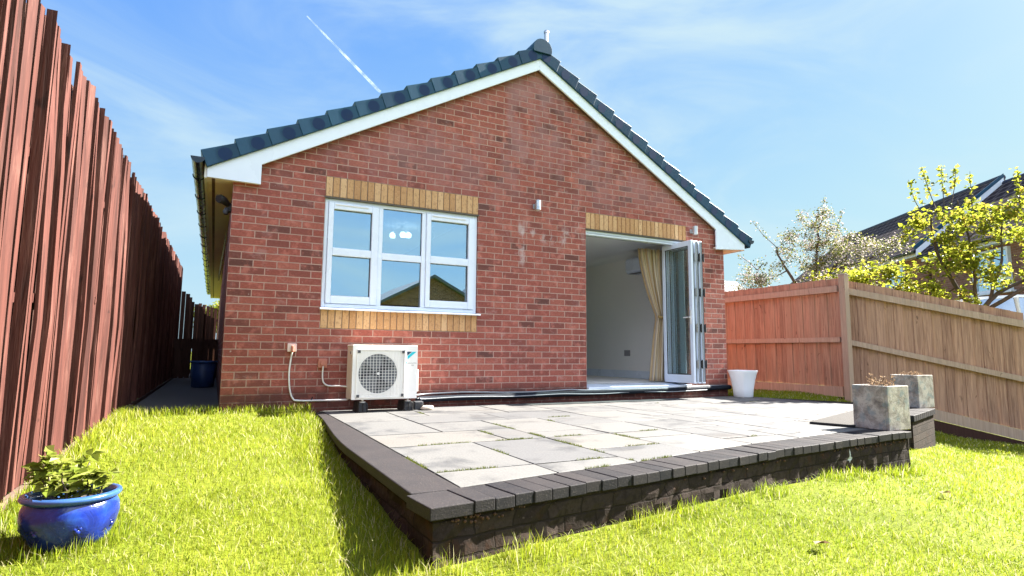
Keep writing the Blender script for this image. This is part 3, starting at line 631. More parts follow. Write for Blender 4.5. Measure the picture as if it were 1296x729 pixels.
# emblem: slanted blade, dark triangle beside cyan band
y=ay0-.0012
q=MB(); q.face([(1.738,y,.588),(1.793,y,.588),(1.740,y,.545)],0); q.face([(1.800,y,.588),(1.842,y,.588),(1.746,y,.508),(1.743,y,.541)],1); q.face([(1.722,y,.470),(1.733,y,.478),(1.742,y,.470),(1.733,y,.462)],1); q.build('emblem',[M['navy'],M['cyan']],A)
def text(body,x,z,size,mat,par,name='lettering'):
    cu=bpy.data.curves.new(name,'FONT'); cu.body=body; cu.size=size; o=bpy.data.objects.new(name,cu); COL.objects.link(o)
    bpy.context.view_layer.update(); me=bpy.data.meshes.new_from_object(o.evaluated_get(bpy.context.evaluated_depsgraph_get())); COL.objects.unlink(o); bpy.data.objects.remove(o)
    me.materials.clear(); me.materials.append(mat); n=bpy.data.objects.new(name,me); COL.objects.link(n); n.parent=par; n.location=Vector((x,y,z))-par.location; n.rotation_euler=(math.pi/2,0,0); return n
text('BLUEVOLUTION',1.745,.464,.0135,M['ink'],A); text('R32',1.79,.440,.016,M['ink'],A)
for x in (1.30,1.775):
    q=MB(); q.hexa([(x-.055,-.37,PZ+.003),(x+.055,-.37,PZ+.003),(x+.055,-.12,PZ+.003),(x-.055,-.12,PZ+.003),(x-.042,-.36,.07),(x+.042,-.36,.07),(x+.042,-.13,.07),(x-.042,-.13,.07)])
    for dx in (-.042,0,.042): q.box((x+dx-.006,-.378,PZ+.01),(x+dx+.006,-.366,.06))
    o=q.build('foot',M['black'],A,.004,1)
    q=MB(); q.tube([(x,-.33,.0705),(x,-.33,.078)],.032,12); q.tube([(x,-.33,.078),(x,-.33,.1015)],.012,8); q.build('bolt',M['upvc_dull'],o)
q=MB(); q.box((1.865,-.30,-.027),(1.96,-.20,.058)); tag(q.build('black_block',M['fan'],None,.006,1),'dark plastic block on the paving right of the fan unit','block')
q=MB(); q.lathe([(.001,0),(.04,0),(.05,.012),(.046,.035),(.03,.044),(.001,.045)],(1.99,-.34,PZ+.003),14)
o=q.build('stone',M['cream_stone']); o.scale=(1,1,1); tag(o,'cream stone lying on the paving beside the fan unit','stone')
for v in o.data.vertices:
    v.co.x=1.99+(v.co.x-1.99)*1.45+.006*math.sin(v.co.z*170); v.co.y+= .006*math.sin(v.co.x*90)

# ------------------------------------------------------------------ patio
OUT=[(.723,-4.125),(.914,-4.106),(1.206,-4.061),(1.526,-4.011),(1.907,-3.962),(2.487,-3.866),(3.224,-3.740),(4.263,-3.617),(5.06,-3.548)]
def front_y(x):
    for (a,b) in zip(OUT,OUT[1:]):
        if x<=b[0] or b is OUT[-1]: return lerp(a[1],b[1],(x-a[0])/(b[0]-a[0]))
CW=.245
def inner_y(x): return front_y(x)+CW+.012
def left_in(y): return .955-.01*(y+3.8)/3.8*0
def clip(poly,nx,ny,c):   # keep nx*x+ny*y>=c
    out=[]
    for i in range(len(poly)):
        a,b=poly[i],poly[(i+1)%len(poly)]; da,db=nx*a[0]+ny*a[1]-c,nx*b[0]+ny*b[1]-c
        if da>=0: out.append(a)
        if da*db<0: t_=da/(da-db); out.append((a[0]+(b[0]-a[0])*t_,a[1]+(b[1]-a[1])*t_))
    return out
def shrink(poly,d):
    n=len(poly); out=[]
    for i in range(n):
        p0,p1,p2=[Vector((*poly[k%n],0)) for k in (i-1,i,i+1)]; e1=(p1-p0).normalized(); e2=(p2-p1).normalized(); n1=Vector((-e1.y,e1.x,0)); n2=Vector((-e2.y,e2.x,0))
        bi=(n1+n2); 
        if bi.length<1e-4: return None
        bi.normalize(); k=d/max(.3,bi.dot(n1)); q=p1+bi*k; out.append((q.x,q.y))
    return out
def area(p): return .5*sum(p[i][0]*p[(i+1)%len(p)][1]-p[(i+1)%len(p)][0]*p[i][1] for i in range(len(p)))
RB=[(7.02,.2),(7.06,-.25),(7.45,-1.16),(7.62,-1.75)]      # right edge towards the fence
def right_clip(p):
    for a,b in zip(RB,RB[1:]):
        dx,dy=b[0]-a[0],b[1]-a[1]; nx_,ny_=dy,-dx      # keep left side
        p=clip(p,nx_,ny_,nx_*a[0]+ny_*a[1]) if p else p
    return p
grid={}; rects=[]; r2=random.Random(21); U=.29; GX,GY=25,16
for j in range(GY):
    for i in range(GX):
        if (i,j) in grid: continue
        opts=[(3,2),(2,2),(2,3),(3,1),(2,1),(1,2),(1,1),(2,2)]; r2.shuffle(opts); opts=sorted(opts,key=lambda o:-o[0]*o[1]+r2.random()*7)
        for (a,b) in opts+[(1,1)]:
            cells=[(i+p,j+q_) for p in range(a) for q_ in range(b)]
            if all(c not in grid and c[0]<GX and c[1]<GY for c in cells):
                for c in cells: grid[c]=1
                rects.append((i,j,a,b)); break
pv=MB(); joints=[]
for (i,j,a,b) in rects:
    x0=.955+i*U; y0=-.012-(j+b)*U; x1=x0+a*U; y1=y0+b*U
    base=[(x0,y0),(x1,y0),(x1,y1),(x0,y1)]
    parts=[]
    pA=clip(base,-1,0,-4.86)
    if pA:
        for (o1,o2) in zip(OUT,OUT[1:]):
            seg=clip(clip(pA,1,0,o1[0]),-1,0,-o2[0]) if False else None
        cx=sum(p[0] for p in pA)/len(pA); sl_y=(inner_y(min(5,cx+.2))-inner_y(cx-.2))/.4; pA=clip(pA,-sl_y,1,inner_y(cx)-sl_y*cx)
        if pA: parts.append(pA)
    pB=clip(base,1,0,4.86)
    if pB:
        pB=clip(pB,-.378,1.0,-.378*4.86+(-3.18)); pB=right_clip(pB) if pB else pB
        if pB: parts.append(pB)
    if len(parts)==2 and True:
        pass
    for p in parts:
        if len(p)<3 or area(p)<.012: continue
        gp=r2.uniform(.004,.009); s_=shrink(p,gp); s_=[(x,cy_+(y-cy_)*(1-.004/max(.1,abs(y-cy_)))) for cy_ in [sum(q[1] for q in s_)/len(s_)] for x,y in s_] if s_ else s_
        if not s_ or area(s_)<.01: continue
        dz=[r2.uniform(-.0022,.0035) for _ in s_]; r_=r2.random(); n=len(s_)
        vs=[(x,y,PZ-.03) for x,y in s_]+[(x,y,PZ+dz[k]*.6) for k,(x,y) in enumerate(s_)]
        pv.mesh(vs,[tuple(range(n,2*n))]+[(k,(k+1)%n,(k+1)%n+n,k+n) for k in range(n)],0,r_)
        for k in range(n): joints.append((p[k],p[(k+1)%n]))
tag(pv.build('patio_paving',M['slab'],None,.0018,1),kind='structure')
bs=MB(); bs.prism_z([(.93,-3.86),(4.9,-3.32),(7.35,-2.26),(7.6,-1.75),(7.45,-1.16),(7.06,-.2),(7.02,-.001),(.93,-.001)],-.34,PZ-.0035); tag(bs.build('patio_bed',m_plain('joint_sand',(.022,.020,.018),.95,.4,30,.4,.1)),kind='structure')
# dwarf wall round the patio
DW=thing('dwarf_wall',(.73,-4.1,-.3),'sooty dwarf wall with blue grey brick coping edging the raised patio','wall')
cp=MB(); x=.712
def along(x): 
    y=front_y(x); d=Vector((1,(front_y(min(5.05,x+.1))-front_y(max(.73,x-.1)))/(min(5.05,x+.1)-max(.73,x-.1)),0)).normalized(); return Vector((x,y,0)),d,Vector((-d.y,d.x,0))
first=True; xx=.715
for kind in ['c']+['b']*200:
    wdt=.196 if kind=='c' else .1; p,d,nn=along(xx+wdt/2); p=Vector((xx,front_y(xx),0))
    if xx+wdt*d.x>5.07: break
    j=rng.uniform(-.003,.003); jz=rng.uniform(-.0025,.0025)
    cp.obox(p+nn*j+Vector((0,0,PZ-.050+jz)),d*wdt,nn*CW,Vector((0,0,.052)))
    xx+=(wdt+.004)*d.x
XE=xx
cp.build('coping',M['coping'],DW,.004,2)
cs=MB(); ey=[lerp(-3.872,-.2,k/16) for k in range(17)]; ex=[lerp(.712,.86,sstep(-2.6,-.2,v)) for v in ey]
cs.prism_z(list(zip([.945]*17,ey))+list(zip(ex[::-1],ey[::-1])),PZ-.05,PZ+.004)
cs.build('edging_slab',M['coping'],DW,.006,2)
df=MB(); n=60; ins=.022
def rough(x,z): return .010*(math.sin(37*x)*math.sin(61*z+5*x)+.6*math.sin(91*x+20*z))
zs=[-.46,-.36,-.28,-.2,-.14,-.081]
fx=[lerp(.735,XE-.02,k/n) for k in range(n+1)]
for k in range(n):
    for a,b in zip(zs,zs[1:]):
        P=[]
        for (x_,z_) in ((fx[k],a),(fx[k+1],a),(fx[k+1],b),(fx[k],b)): P.append((x_,front_y(x_)+ins+rough(x_,z_),z_))
        df.face(P,0,.5)
for k in range(30):   # left flank
    y0_,y1_=lerp(front_y(.735)+ins,-.4,k/30),lerp(front_y(.735)+ins,-.4,(k+1)/30)
    xo=lambda yq: lerp(.735,.885,sstep(-2.6,-.2,yq))
    for a,b in zip(zs,zs[1:]): df.face([(xo(y1_)+rough(y1_,a)*(k<29),y1_,a),(xo(y0_)+rough(y0_,a)*(k>0),y0_,a),(xo(y0_)+rough(y0_,b)*(k>0),y0_,b),(xo(y1_)+rough(y1_,b)*(k<29),y1_,b)],0,.5)
xe=XE-.02; df.face([(xe,front_y(xe)+ins,-.5),(xe,-2.9,-.5),(xe,-2.9,-.081),(xe,front_y(xe)+ins,-.081)],0,.5)
df.build('block_face',M['dwarf'],DW)
cr=MB()
for k in range(90):   # crumbled mortar and moss under the coping
    x_=rng.choice([rng.uniform(4.2,5.0),rng.uniform(2.2,5.0),rng.uniform(.8,1.2)]); s_=rng.uniform(.003,.008); z_=-.086-rng.uniform(0,.03); yq=front_y(x_)+ins-.006
    cr.lathe([(.001,-s_),(s_*.8,-s_*.5),(s_,0),(s_*.7,s_*.6),(.001,s_*.8)],(x_,yq,z_),6,0)
tag(cr.build('crumbs',m_plain('orange_crumb',(.09,.045,.025),.95,.4,40,.6),DW),kind='stuff')
# step recess and pier carrying the second planter
st=MB(); st.hexa([(4.72,-2.86,PZ+.004),(4.83,-3.20,PZ+.004),(6.62,-2.62,PZ+.004),(6.42,-2.24,PZ+.004),(4.72,-2.86,PZ+.022),(4.83,-3.20,PZ+.022),(6.62,-2.62,PZ+.022),(6.42,-2.24,PZ+.022)])
S1=thing('garden_steps',(5.6,-2.9,-.4),'dark paved step edge between the two planters at the patio gap','steps')
st.build('top_edge',M['coping_slab'],S1,.004,1)
st=MB(); st.hexa([(5.06,-3.22,-.5),(6.55,-2.72,-.5),(6.42,-2.36,-.5),(4.94,-2.86,-.5),(5.06,-3.22,-.19),(6.55,-2.72,-.19),(6.42,-2.36,-.19),(4.94,-2.86,-.19)]); st.hexa([(4.95,-3.13,-.19),(6.6,-2.60,-.19),(6.5,-2.3,-.19),(4.86,-2.84,-.19),(4.95,-3.13,PZ+.001),(6.6,-2.60,PZ+.001),(6.5,-2.3,PZ+.001),(4.86,-2.84,PZ+.001)])
st.build('riser',M['dwarf'],S1)
ud=Vector((.949,.316,0)); vd=Vector((-.316,.949,0)); p0=Vector((6.43,-2.812,0))
PR=thing('brick_pier',(7.0,-2.3,-.5),'low sooty brick pier end of the patio wall under the farther planter','wall')
q=MB(); q.obox(p0+ud*.015+vd*.02+Vector((0,0,-.7)),ud*1.165,vd*.62,Vector((0,0,.605))); q.build('block_face',M['dwarf'],PR)
q=MB()
for k in range(11): q.obox(p0+ud*(.109*k)+Vector((0,0,PZ-.065+rng.uniform(-.002,.002))),ud*.101,vd*.66,Vector((0,0,.065)))
q.build('coping',M['coping'],PR,.004,2)

# moss and grass tufts in joints
ms=MB()
for (a,b) in joints:
    mx_=(a[0]+b[0])/2; my_=(a[1]+b[1])/2; pr=.8*math.exp(-((mx_-1.6)/1.2)**2-((my_+3.0)/1.0)**2)+.03
    if rng.random()>pr: continue
    L_=math.hypot(b[0]-a[0],b[1]-a[1]); 
    t0=rng.uniform(0,.45); t1=t0+rng.uniform(.2,.55)
    for k in range(int(L_*(t1-t0)*620)):
        t_=rng.uniform(t0,t1); x_=lerp(a[0],b[0],t_)+rng.gauss(0,.006); y_=lerp(a[1],b[1],t_)+rng.gauss(0,.006); a_=rng.uniform(0,6.28); h_=rng.uniform(.004,.016); w_=.003
        ms.face([(x_-w_*math.cos(a_),y_-w_*math.sin(a_),PZ-.006),(x_+w_*math.cos(a_),y_+w_*math.sin(a_),PZ-.006),(x_+rng.gauss(0,.008),y_+rng.gauss(0,.008),PZ+h_)])
tag(ms.build('joint_moss',M['moss']),'green moss and weeds sprouting in the paving joints','moss',kind='stuff')

# ------------------------------------------------------------------ pots and planters
def leafquad(mb,c,d,n,ln,wd,r=None,m=0):   # pointed leaf folded along its midrib
    d=d.normalized(); s_=d.cross(n); 
    if s_.length<1e-3: s_=d.cross(Vector((1,0,.3)))
    s_.normalize(); up=s_.cross(d)
    a=c; b=c+d*ln; k=c+d*ln*.45
    mb.mesh([a,k+s_*wd+up*wd*.25,b-up*ln*.12,k-s_*wd+up*wd*.25],[(0,1,2),(0,2,3)],m,r)
pc=Vector((-.575,-3.30,-.228))
P=thing('glazed_pot',pc,'round cobalt blue glazed pot on the lawn against the red fence','pot')
q=MB(); q.lathe([(.001,0),(.105,0),(.115,.006),(.142,.038),(.163,.085),(.172,.128),(.168,.163),(.157,.186),(.152,.194)],pc,64)
for k in range(7):     # low moulded petals round the belly
    a_=2*math.pi*k/7-.35
    for (du,dz,sr) in ((0,0,.013),(.055,.012,.010),(-.055,.012,.010),(.0,.026,.009)):
        aa=a_+du; rr_=.166 if dz<.02 else .167; c_=pc+Vector((rr_*math.cos(aa),rr_*math.sin(aa),.085+dz)); q.lathe([(.001,-sr),(sr*.8,-sr*.6),(sr,0),(sr*.8,sr*.6),(.001,sr)],c_-Vector((math.cos(aa),math.sin(aa),0))*sr*.72,8)
q.build('bowl',M['glaze'],P)
q=MB(); q.lathe([(.150,.191),(.160,.190),(.171,.196),(.177,.206),(.173,.216),(.160,.220),(.150,.214),(.146,.19),(.142,.15)],pc,64); q.build('rim',M['glaze_rim'],P)
q=MB(); q.lathe([(.147,.17),(.08,.180),(.001,.182)],pc,24); q.build('compost',M['soil'],P)
hp=thing('potted_shrub',pc+Vector((0,0,.18)),'young leafy shrub with lime green leaves growing in the blue pot','plant')
stm=MB(); lv=MB(); r3=random.Random(5)
for k in range(15):
    a_=r3.uniform(0,6.28); rr=r3.uniform(0,.09); b_=pc+Vector((rr*math.cos(a_),rr*math.sin(a_),.178)); lean=Vector((.35*math.cos(a_),.35*math.sin(a_),1)).normalized(); hh=r3.uniform(.08,.21)*(1.2 if abs(a_-1)<1 else 1)
    pts=[b_+lean*hh*t_+Vector((0,0,-.03*t_*t_))+Vector((r3.gauss(0,.006),r3.gauss(0,.006),0)) for t_ in (0,.33,.66,1)]; stm.tube(pts,[.005,.004,.003,.002],6)
    for t_ in (.3,.5,.7,.85,1,1):
        c_=b_+lean*hh*t_
        for s_ in range(3):
            aa=r3.uniform(0,6.28); d_=Vector((math.cos(aa),math.sin(aa),r3.uniform(-.25,.45))); leafquad(lv,c_,d_,Vector((r3.gauss(0,.4),r3.gauss(0,.4),1)),r3.uniform(.042,.078),r3.uniform(.015,.026))
stm.build('stem',M['bark'],hp); lv.build('foliage',M['leaf_pot'],hp)

wp=Vector((6.84,-.26,PZ+.002))
q=MB(); q.lathe([(.001,0),(.105,0),(.112,.008),(.122,.12),(.140,.24),(.160,.33),(.176,.378),(.176,.388),(.168,.388),(.150,.33),(.12,.2),(.001,.19)],wp,40,0,None,.45)
tag(q.build('white_planter',M['pot_white'],None,0),'empty flared white plastic pot on the patio at the house corner','pot')

def planter(c,s,h,label,dl):
    x,y,z=c; t_=thing('concrete_planter',(x+s/2,y+s/2,z),label,'planter','square concrete planters on the patio wall')
    q=MB(); k=.028; q.box((x,y,z),(x+s,y+k,z+h)); q.box((x,y+s-k,z),(x+s,y+s,z+h)); q.box((x,y+k,z),(x+k,y+s-k,z+h)); q.box((x+s-k,y+k,z),(x+s,y+s-k,z+h)); q.build('box_wall',M['planter'],t_,.005,2)
    q=MB(); q.box((x+k,y+k,z+.02),(x+s-k,y+s-k,z+h-.02)); q.build('compost',M['soil'],t_)
    pl=thing('dried_plant',(x+s/2,y+s/2,z+h-.02),dl,'plant','withered plants in the square planters')
    a=MB(); b=MB(); rr=random.Random(int(x*100))
    for i in range(26):
        bx,by=x+rr.uniform(.05,s-.05),y+rr.uniform(.05,s-.05); hh=rr.uniform(.02,.11 if z<0 and x<6 else .06); pts=[Vector((bx,by,z+h-.022))]
        for m_ in range(3): pts.append(pts[-1]+Vector((rr.gauss(0,.016),rr.gauss(0,.016),hh/3)))
        a.tube(pts,[.003,.0025,.002,.0015],5)
        for p_ in pts[1:]:
            for e in range(3): leafquad(b,p_,Vector((rr.gauss(0,1),rr.gauss(0,1),rr.gauss(.3,.6))),Vector((rr.gauss(0,1),rr.gauss(0,1),1)),rr.uniform(.012,.026),rr.uniform(.004,.009))
    a.build('stem',M['dry'],pl); b.build('withered_leaves',M['dry'],pl)
planter((4.872,-3.472,PZ+.002),.30,.362,'weathered square concrete planter on the near front corner of the patio wall','dry twiggy plant in the nearer square planter at the patio corner')
planter((7.40,-2.35,PZ+.002),.32,.385,'weathered square concrete planter on the pier nearer the right fence','low withered plant in the farther square planter by the fence')

# ------------------------------------------------------------------ left fences
def fx_(y): return -.80-.042*(0.9-y) if y<.9 else -.80
def board_fence(name,ys,label,topf,footf,mat,rnd_seed,post_mat,gapless=False,xoff=0):
    rr=random.Random(rnd_seed); y0,y1=ys
    t_=thing(name,(fx_((y0+y1)/2)-.05,(y0+y1)/2,footf((y0+y1)/2)),label,'fence')
    q=MB(); yy=y0
    while yy<y1:
        wd=rr.uniform(.030,.056); gap=rr.uniform(.005,.020) if not gapless else .002; x_=fx_(yy)+rr.uniform(-.014,.010); tilt=rr.gauss(0,.010); zt=topf(yy)+rr.gauss(0,.005); zb=footf(yy)+.05
        tk_=.020; xt=rr.gauss(0,.012); xm=rr.gauss(0,.010); rv=rr.random(); yaw_=rr.gauss(0,.010)
        # three stacked sections so each board bows a little
        sec=[(0,0),(.35,xm),(.7,xm*.7+xt*.4),(1,xt)]
        vs=[]
        for (h,dx) in sec:
            z_=lerp(zb,zt,h); yo=tilt*h
            vs+=[(x_+dx-tk_,yy+yo,z_),(x_+dx+yaw_,yy+yo,z_),(x_+dx-yaw_,min(yy+wd,y1)+yo,z_),(x_+dx-tk_,min(yy+wd,y1)+yo,z_)]
        fs=[(3,2,1,0),(12,13,14,15)]
        for s_ in range(3):
            for k in range(4): fs.append((s_*4+k,s_*4+(k+1)%4,(s_+1)*4+(k+1)%4,(s_+1)*4+k))
        q.mesh(vs,fs,0,rv); yy+=wd+gap
    q.build('board_panel',mat,t_,.003,1)
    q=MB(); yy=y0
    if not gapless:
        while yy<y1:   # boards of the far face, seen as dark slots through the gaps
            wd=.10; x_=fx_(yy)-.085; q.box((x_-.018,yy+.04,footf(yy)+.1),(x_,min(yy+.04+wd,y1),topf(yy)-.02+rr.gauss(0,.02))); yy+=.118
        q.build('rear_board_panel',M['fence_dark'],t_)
    for h in (.25,1.0,1.75):
        q=MB(); m_=14
        for k in range(m_):
            a,b=lerp(y0,y1,k/m_),lerp(y0,y1,(k+1)/m_); za,zb=footf(a)+h,footf(b)+h
            q.hexa([(fx_(a)-.078,a,za),(fx_(a)-.030,a,za),(fx_(b)-.030,b,zb),(fx_(b)-.078,b,zb),(fx_(a)-.078,a,za+.05),(fx_(a)-.030,a,za+.05),(fx_(b)-.030,b,zb+.05),(fx_(b)-.078,b,zb+.05)],0,.4)
        q.build('rail',post_mat,t_)
    q=MB(); m_=max(4,int((y1-y0)/.5))
    for k in range(m_):
        a,b=lerp(y0,y1,k/m_),lerp(y0,y1,(k+1)/m_)
        q.hexa([(fx_(a)-.01,a,footf(a)-.12),(fx_(a)+.016,a,footf(a)-.12),(fx_(b)+.016,b,footf(b)-.12),(fx_(b)-.01,b,footf(b)-.12),(fx_(a)-.01,a,footf(a)+.04),(fx_(a)+.016,a,footf(a)+.04),(fx_(b)+.016,b,footf(b)+.04),(fx_(b)-.01,b,footf(b)+.04)],0,.5)
    q.build('gravel_board',M['fence_gravel'] if not gapless else M['fence_dark'],t_)
    return t_
top1=lambda y: 2.17-.06*(max(y,-1.9)-.9) if y<.9 else 2.16+.032*(y-.9)
foot1=lambda y: zl(-.9,min(y,.0))-.0
board_fence('slatted_fence',(-7.2,.80),'tall red brown slatted fence with uneven board tops along the lawn',top1,foot1,M['fence_red'],3,M['fence_red'])
board_fence('closeboard_fence',(.82,8.5),'shaded red brown closeboard fence beside the house passage',top1,lambda y:0.0,M['fence_red'],4,M['fence_dark'],True)
t_=thing('stepped_fence',(-.45,9.0,0),'dark stepped fence closing the far end of the side passage','fence')
for k in range(3):
    xa=-.88+k*.26; y_=8.6+k*.5; q=MB()
    for m_ in range(3): q.box((xa+m_*.088,y_,0),(xa+m_*.088+.082,y_+.02,1.96-k*.24-m_*.05))
    q.build('board_panel',M['fence_dark'],t_)
    q=MB(); q.box((xa-.03,y_-.05,0),(xa+.03,y_+.03,2.06-k*.24)); q.build('post',M['fence_dark'],t_)
t_=thing('low_gate',(-.33,6.0,0),'low dark slatted gate with open gaps across the side passage','gate')
q=MB()
for k in range(8): q.box((-.72+k*.094,6.0,.08),(-.72+k*.094+rng.uniform(.066,.078),6.02,.74)); 
q.build('slat',M['fence_dark'],t_)
q=MB(); q.box((-.74,6.021,.62),(.02-.025,6.06,.80)); q.build('rail',M['fence_dark'],t_); q=MB(); q.box((-.74,6.021,.16),(-.005,6.06,.24)); q.build('rail',M['fence_dark'],t_)
t_=thing('blue_tub',(-.24,4.2,.004),'blue plastic tub in the dark side passage before the gate','tub')
q=MB(); q.lathe([(.001,0),(.15,0),(.165,.02),(.185,.40),(.18,.40),(.16,.05),(.001,.04)],(-.205,4.2,.006),24); q.build('body',m_plain('blue_plastic',(.02,.05,.16),.4,.1,6),t_)
q=MB(); q.lathe([(.185,.385),(.2,.39),(.2,.415),(.18,.415)],(-.205,4.2,.006),24); q.build('rim',m_plain('blue_rim',(.05,.13,.36),.35,.1,6),t_)
t_=thing('slat_screen',(-.1,16.2,0),'sunlit reddish slat screen far down the side passage','fence')
q=MB()
for k in range(8): q.box((-.62+k*.12,16.2,0),(-.62+k*.12+.1,16.23,2.2-.04*k)); 
q.build('board_panel',M['fence_red'],t_)
q=MB(); q.box((-.65,16.231,.5),(.35,16.27,.58)); q.build('rail',M['fence_red'],t_); q=MB(); q.box((-.65,16.231,1.6),(.35,16.27,1.68)); q.build('rail',M['fence_red'],t_)

# ------------------------------------------------------------------ right fence
def tan_fence(P0,P1,T0,T1,F0,F1,label,ext=0,ends=(True,True)):
    rr=random.Random(int(P0[0]*10+P1[1]*7)); A_=Vector((*P0,0)); B_=Vector((*P1,0)); L_=(B_-A_).length; d=(B_-A_)/L_; n=Vector((d.y,-d.x,0))
    cam_side=n if (Vector((C0.x,C0.y,0))-A_).dot(n)>0 else -n; n=cam_side
    top=lambda s:lerp(T0,T1,s/L_); ft=lambda s:lerp(F0,F1,s/L_)
    t_=thing('feather_board_fence',(*((A_+B_)/2).to_tuple()[:2],min(F0,F1)),label,'fence')
    q=MB(); s=0
    while s<L_-.02:
        wd=min(.118,L_-s); jt=rr.gauss(0,.004); o=A_+d*s-n*(.020+(.018 if int(s/.118)%2 else 0)); wd_=wd; wd=wd-(.011 if int(s/.118)%2==0 else -.02)
        # feather-edge: thick on one side, thin on the other
        a,b=o+n*.006,o+d*(wd+.006)+n*.016
        q.hexa([Vector((a.x,a.y,ft(s)+.15)),Vector((b.x,b.y,ft(s+wd)+.15)),Vector((b.x,b.y,ft(s+wd)+.15))-n*.017,Vector((a.x,a.y,ft(s)+.15))-n*.008,
                Vector((a.x,a.y,top(s)+jt)),Vector((b.x,b.y,top(s+wd)+jt)),Vector((b.x,b.y,top(s+wd)+jt))-n*.017,Vector((a.x,a.y,top(s)+jt))-n*.008] if d.cross(n).z>0 else
               [Vector((b.x,b.y,ft(s+wd)+.15)),Vector((a.x,a.y,ft(s)+.15)),Vector((a.x,a.y,ft(s)+.15))-n*.008,Vector((b.x,b.y,ft(s+wd)+.15))-n*.017,
                Vector((b.x,b.y,top(s+wd)+jt)),Vector((a.x,a.y,top(s)+jt)),Vector((a.x,a.y,top(s)+jt))-n*.008,Vector((b.x,b.y,top(s+wd)+jt))-n*.017]); s+=wd_
    q.build('board_panel',M['fence_tan'],t_)
    q=MB(); q.hexa([A_+Vector((0,0,F0-.55))-n*.0,B_+Vector((0,0,F1-.55)),B_+n*.022+Vector((0,0,F1-.55)),A_+n*.022+Vector((0,0,F0-.55)),A_+Vector((0,0,F0-.004)),B_+Vector((0,0,F1-.004)),B_+n*.022+Vector((0,0,F1-.004)),A_+n*.022+Vector((0,0,F0-.004))],0,.5); q.build('base_board',M['fence_dark'],t_)
    for h0,hh,nm,dep,mat in ((-.30+0,.095,'rail',.045,'fence_rail'),(None,.075,'rail',.042,'fence_rail'),('g',.15,'gravel_board',.028,'fence_rail')):
        q=MB(); m_=6
        for k in range(m_):
            s0,s1=L_*k/m_,L_*(k+1)/m_
            def zz(s):
                if h0=='g': return ft(s)+.0
                if h0 is None: return lerp(ft(s),top(s),.455)
                return top(s)-.215
            o0,o1=A_+d*s0,A_+d*s1
            q.hexa([o0+Vector((0,0,zz(s0))),o1+Vector((0,0,zz(s1))),o1-n*(-dep)+Vector((0,0,zz(s1))),o0+n*dep+Vector((0,0,zz(s0))),o0+Vector((0,0,zz(s0)+hh)),o1+Vector((0,0,zz(s1)+hh)),o1+n*dep+Vector((0,0,zz(s1)+hh)),o0+n*dep+Vector((0,0,zz(s0)+hh))],0,.5)
        q.build(nm,M[mat],t_)
    return t_
CP=(8.37,-.79)
tan_fence(CP,(8.63,1.75),1.765,1.79,-.03,-.03,'short bay of tan feather board fence running from corner post to the house side')
tan_fence((8.66,1.78),(9.1,4.6),1.79,1.83,-.03,-.03,'bay of tan feather board fence beyond the house corner')
tan_fence(CP,(9.93,-2.40),1.75,1.205,-.045,-.585,'long sloping bay of tan feather board fence right of the corner post')
tan_fence((9.96,-2.43),(11.6,-4.1),1.20,.65,-.59,-1.1,'bay of tan feather board fence running downhill past the frame edge')
t_=thing('fence_post',(8.36,-.86,-.06),'square timber corner post where the two tan fence bays meet','post')
q=MB(); q.box((8.30,-.93,-.1),(8.40,-.83,1.80)); q.build('shaft',M['fence_rail'],t_,.006,2)
q=MB(); q.hexa([(8.295,-.935,1.8003),(8.405,-.935,1.8003),(8.405,-.825,1.8003),(8.295,-.825,1.8003),(8.31,-.92,1.815),(8.39,-.92,1.815),(8.39,-.84,1.815),(8.31,-.84,1.815)]); q.build('cap',M['fence_rail'],t_)

